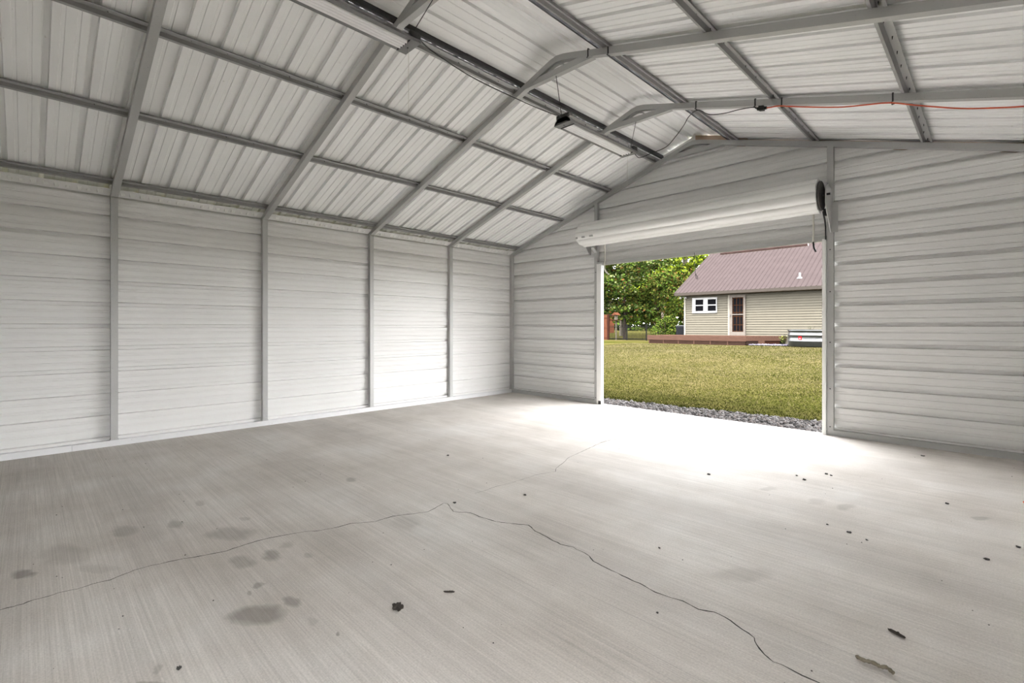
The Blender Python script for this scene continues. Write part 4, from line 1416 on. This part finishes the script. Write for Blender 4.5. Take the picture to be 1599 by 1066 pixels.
g0 = lambda x, y: (x, y, gz(x, y))
tree('magnolia_tree', 'dark glossy magnolia tree with rusty leaves behind the iron fence', g0(-23.3, 37.5),
     blobs_for(-23.4, 37.5, 2.6, 8.6, 4.0, 3.4, 15, 3), 19000, 0.24, [M['lf3'], M['lf2'], M['lf4'], M['lf5'], M['lf7']], [0.36, 0.27, 0.17, 0.06, 0.14], 0.16, 5.0)
tree('leaning_tree', 'loose olive-leaved tree with low drooping boughs over the fence', g0(-20.6, 38.5),
     blobs_for(-20.6, 38.0, 1.9, 6.0, 2.4, 2.2, 9, 5), 7500, 0.20, [M['lf2'], M['lf4'], M['lf3'], M['lf5']], [0.36, 0.36, 0.20, 0.08], 0.10, 3.6)
tree('maple_tree', 'bright lime-green tree rising over the house roof edge', g0(-21.8, 46.0),
     blobs_for(-20.7, 46.0, 3.2, 12.5, 4.0, 3.6, 17, 9), 16000, 0.30, [M['lf6'], M['lf1'], M['lf2'], M['lf3']], [0.46, 0.24, 0.20, 0.10], 0.20, 8.0, 'palebark')
tree('maple_tree', 'tall mid-green tree behind the rusty magnolia', g0(-31.5, 50.0),
     blobs_for(-31.5, 50.0, 3.0, 13.0, 5.0, 4.0, 14, 12), 15000, 0.34, [M['lf2'], M['lf3'], M['lf1'], M['lf6']], [0.40, 0.28, 0.18, 0.14], 0.22, 8.0, 'palebark')
tree('thicket_tree', 'shadowed brown-green thicket close beside the house corner', g0(-19.8, 43.0),
     blobs_for(-19.8, 43.0, 1.2, 6.5, 2.8, 2.4, 10, 15), 9000, 0.22, [M['lf3'], M['lf4'], M['lf5'], M['lf2']], [0.42, 0.28, 0.16, 0.14], 0.14, 4.0)
tree('thicket_tree', 'low dark thicket filling in behind the lime-green tree', g0(-26.0, 52.0),
     blobs_for(-26.0, 52.0, 1.0, 8.0, 4.2, 3.0, 12, 18), 9000, 0.30, [M['lf3'], M['lf2'], M['lf4']], [0.45, 0.30, 0.25], 0.16, 5.0)
tree('roadside_tree', 'full green tree standing beyond the wooden fence', g0(-30.0, 40.0),
     blobs_for(-30.0, 40.0, 2.6, 9.5, 3.8, 3.2, 12, 21), 9000, 0.26, [M['lf2'], M['lf3'], M['lf4'], M['lf1']], [0.40, 0.25, 0.20, 0.15], 0.16, 5.5)
tree('roadside_tree', 'tall green tree standing behind the house roof', g0(-16.0, 52.0),
     blobs_for(-16.0, 52.0, 3.0, 13.0, 4.6, 4.0, 12, 24), 8000, 0.34, [M['lf2'], M['lf6'], M['lf3']], [0.45, 0.25, 0.30], 0.2, 8.0)

tree('poplar_tree', 'tall pale-green tree far behind the magnolia', g0(-33.0, 63.0),
     blobs_for(-33.0, 63.0, 2.0, 15.0, 6.0, 4.0, 15, 31), 14000, 0.42, [M['lf2'], M['lf6'], M['lf3'], M['lf1']], [0.35, 0.25, 0.25, 0.15], 0.25, 9.0, 'palebark')
tree('poplar_tree', 'tall dark tree farthest behind the wooden fence', g0(-43.0, 62.0),
     blobs_for(-43.0, 62.0, 2.0, 15.0, 6.0, 4.0, 15, 33), 8000, 0.42, [M['lf2'], M['lf3'], M['lf4']], [0.4, 0.35, 0.25], 0.25, 9.0)

tl = root('treeline', (-50, 92, 0.6), 'hazy band of green woodland along the horizon', 'woodland', None, 'stuff')
n = 26000
tx = -120 + 125 * RNG.random(n)
hh = 5.5 + 2.0 * np.sin(tx * 0.23) + 1.2 * np.sin(tx * 0.71 + 1)
tz = 0.3 + hh * RNG.random(n) ** 0.8
leaf_mesh(np.stack([tx, 90 + 5 * RNG.random(n), tz], 1), 0.75, [M['lf2'], M['lf3'], M['lf4']], [0.4, 0.35, 0.25], 'foliage', tl)

# shrub next to the air conditioner
sh = root('shrub', (-15.9, 30.9, 0.34), 'bushy green shrub between the iron fence and the air conditioner', 'shrub')
st = MB()
for i in range(9):
    a = random.uniform(0, 6.28)
    st.tube([(-15.9, 30.9, 0.3), (-15.9 + 0.5 * math.cos(a), 30.9 + 0.4 * math.sin(a), 1.1), (-15.9 + 0.9 * math.cos(a), 30.9 + 0.6 * math.sin(a), 1.6)], 0.02, 5)
tag(st.obj('stems', M['bark'], sh), None, None, None, 'stuff')
cs = []
for cx, cz_, rx, rz in ((-16.3, 0.95, 0.75, 0.6), (-15.7, 1.15, 0.85, 0.7), (-15.2, 0.95, 0.6, 0.55), (-15.6, 1.7, 0.5, 0.4), (-16.1, 1.45, 0.5, 0.4)):
    n = 1100
    g = RNG.normal(size=(n, 3))
    g /= np.linalg.norm(g, axis=1)[:, None]
    cs.append(np.array([cx, 30.9, cz_]) + g * (0.4 + 0.6 * RNG.random((n, 1)) ** 0.5) * np.array([rx, 0.6, rz]))
leaf_mesh(np.concatenate(cs), 0.11, [M['lf2'], M['lf3'], M['lf1'], M['lf4']], [0.42, 0.22, 0.2, 0.16], 'foliage', sh)
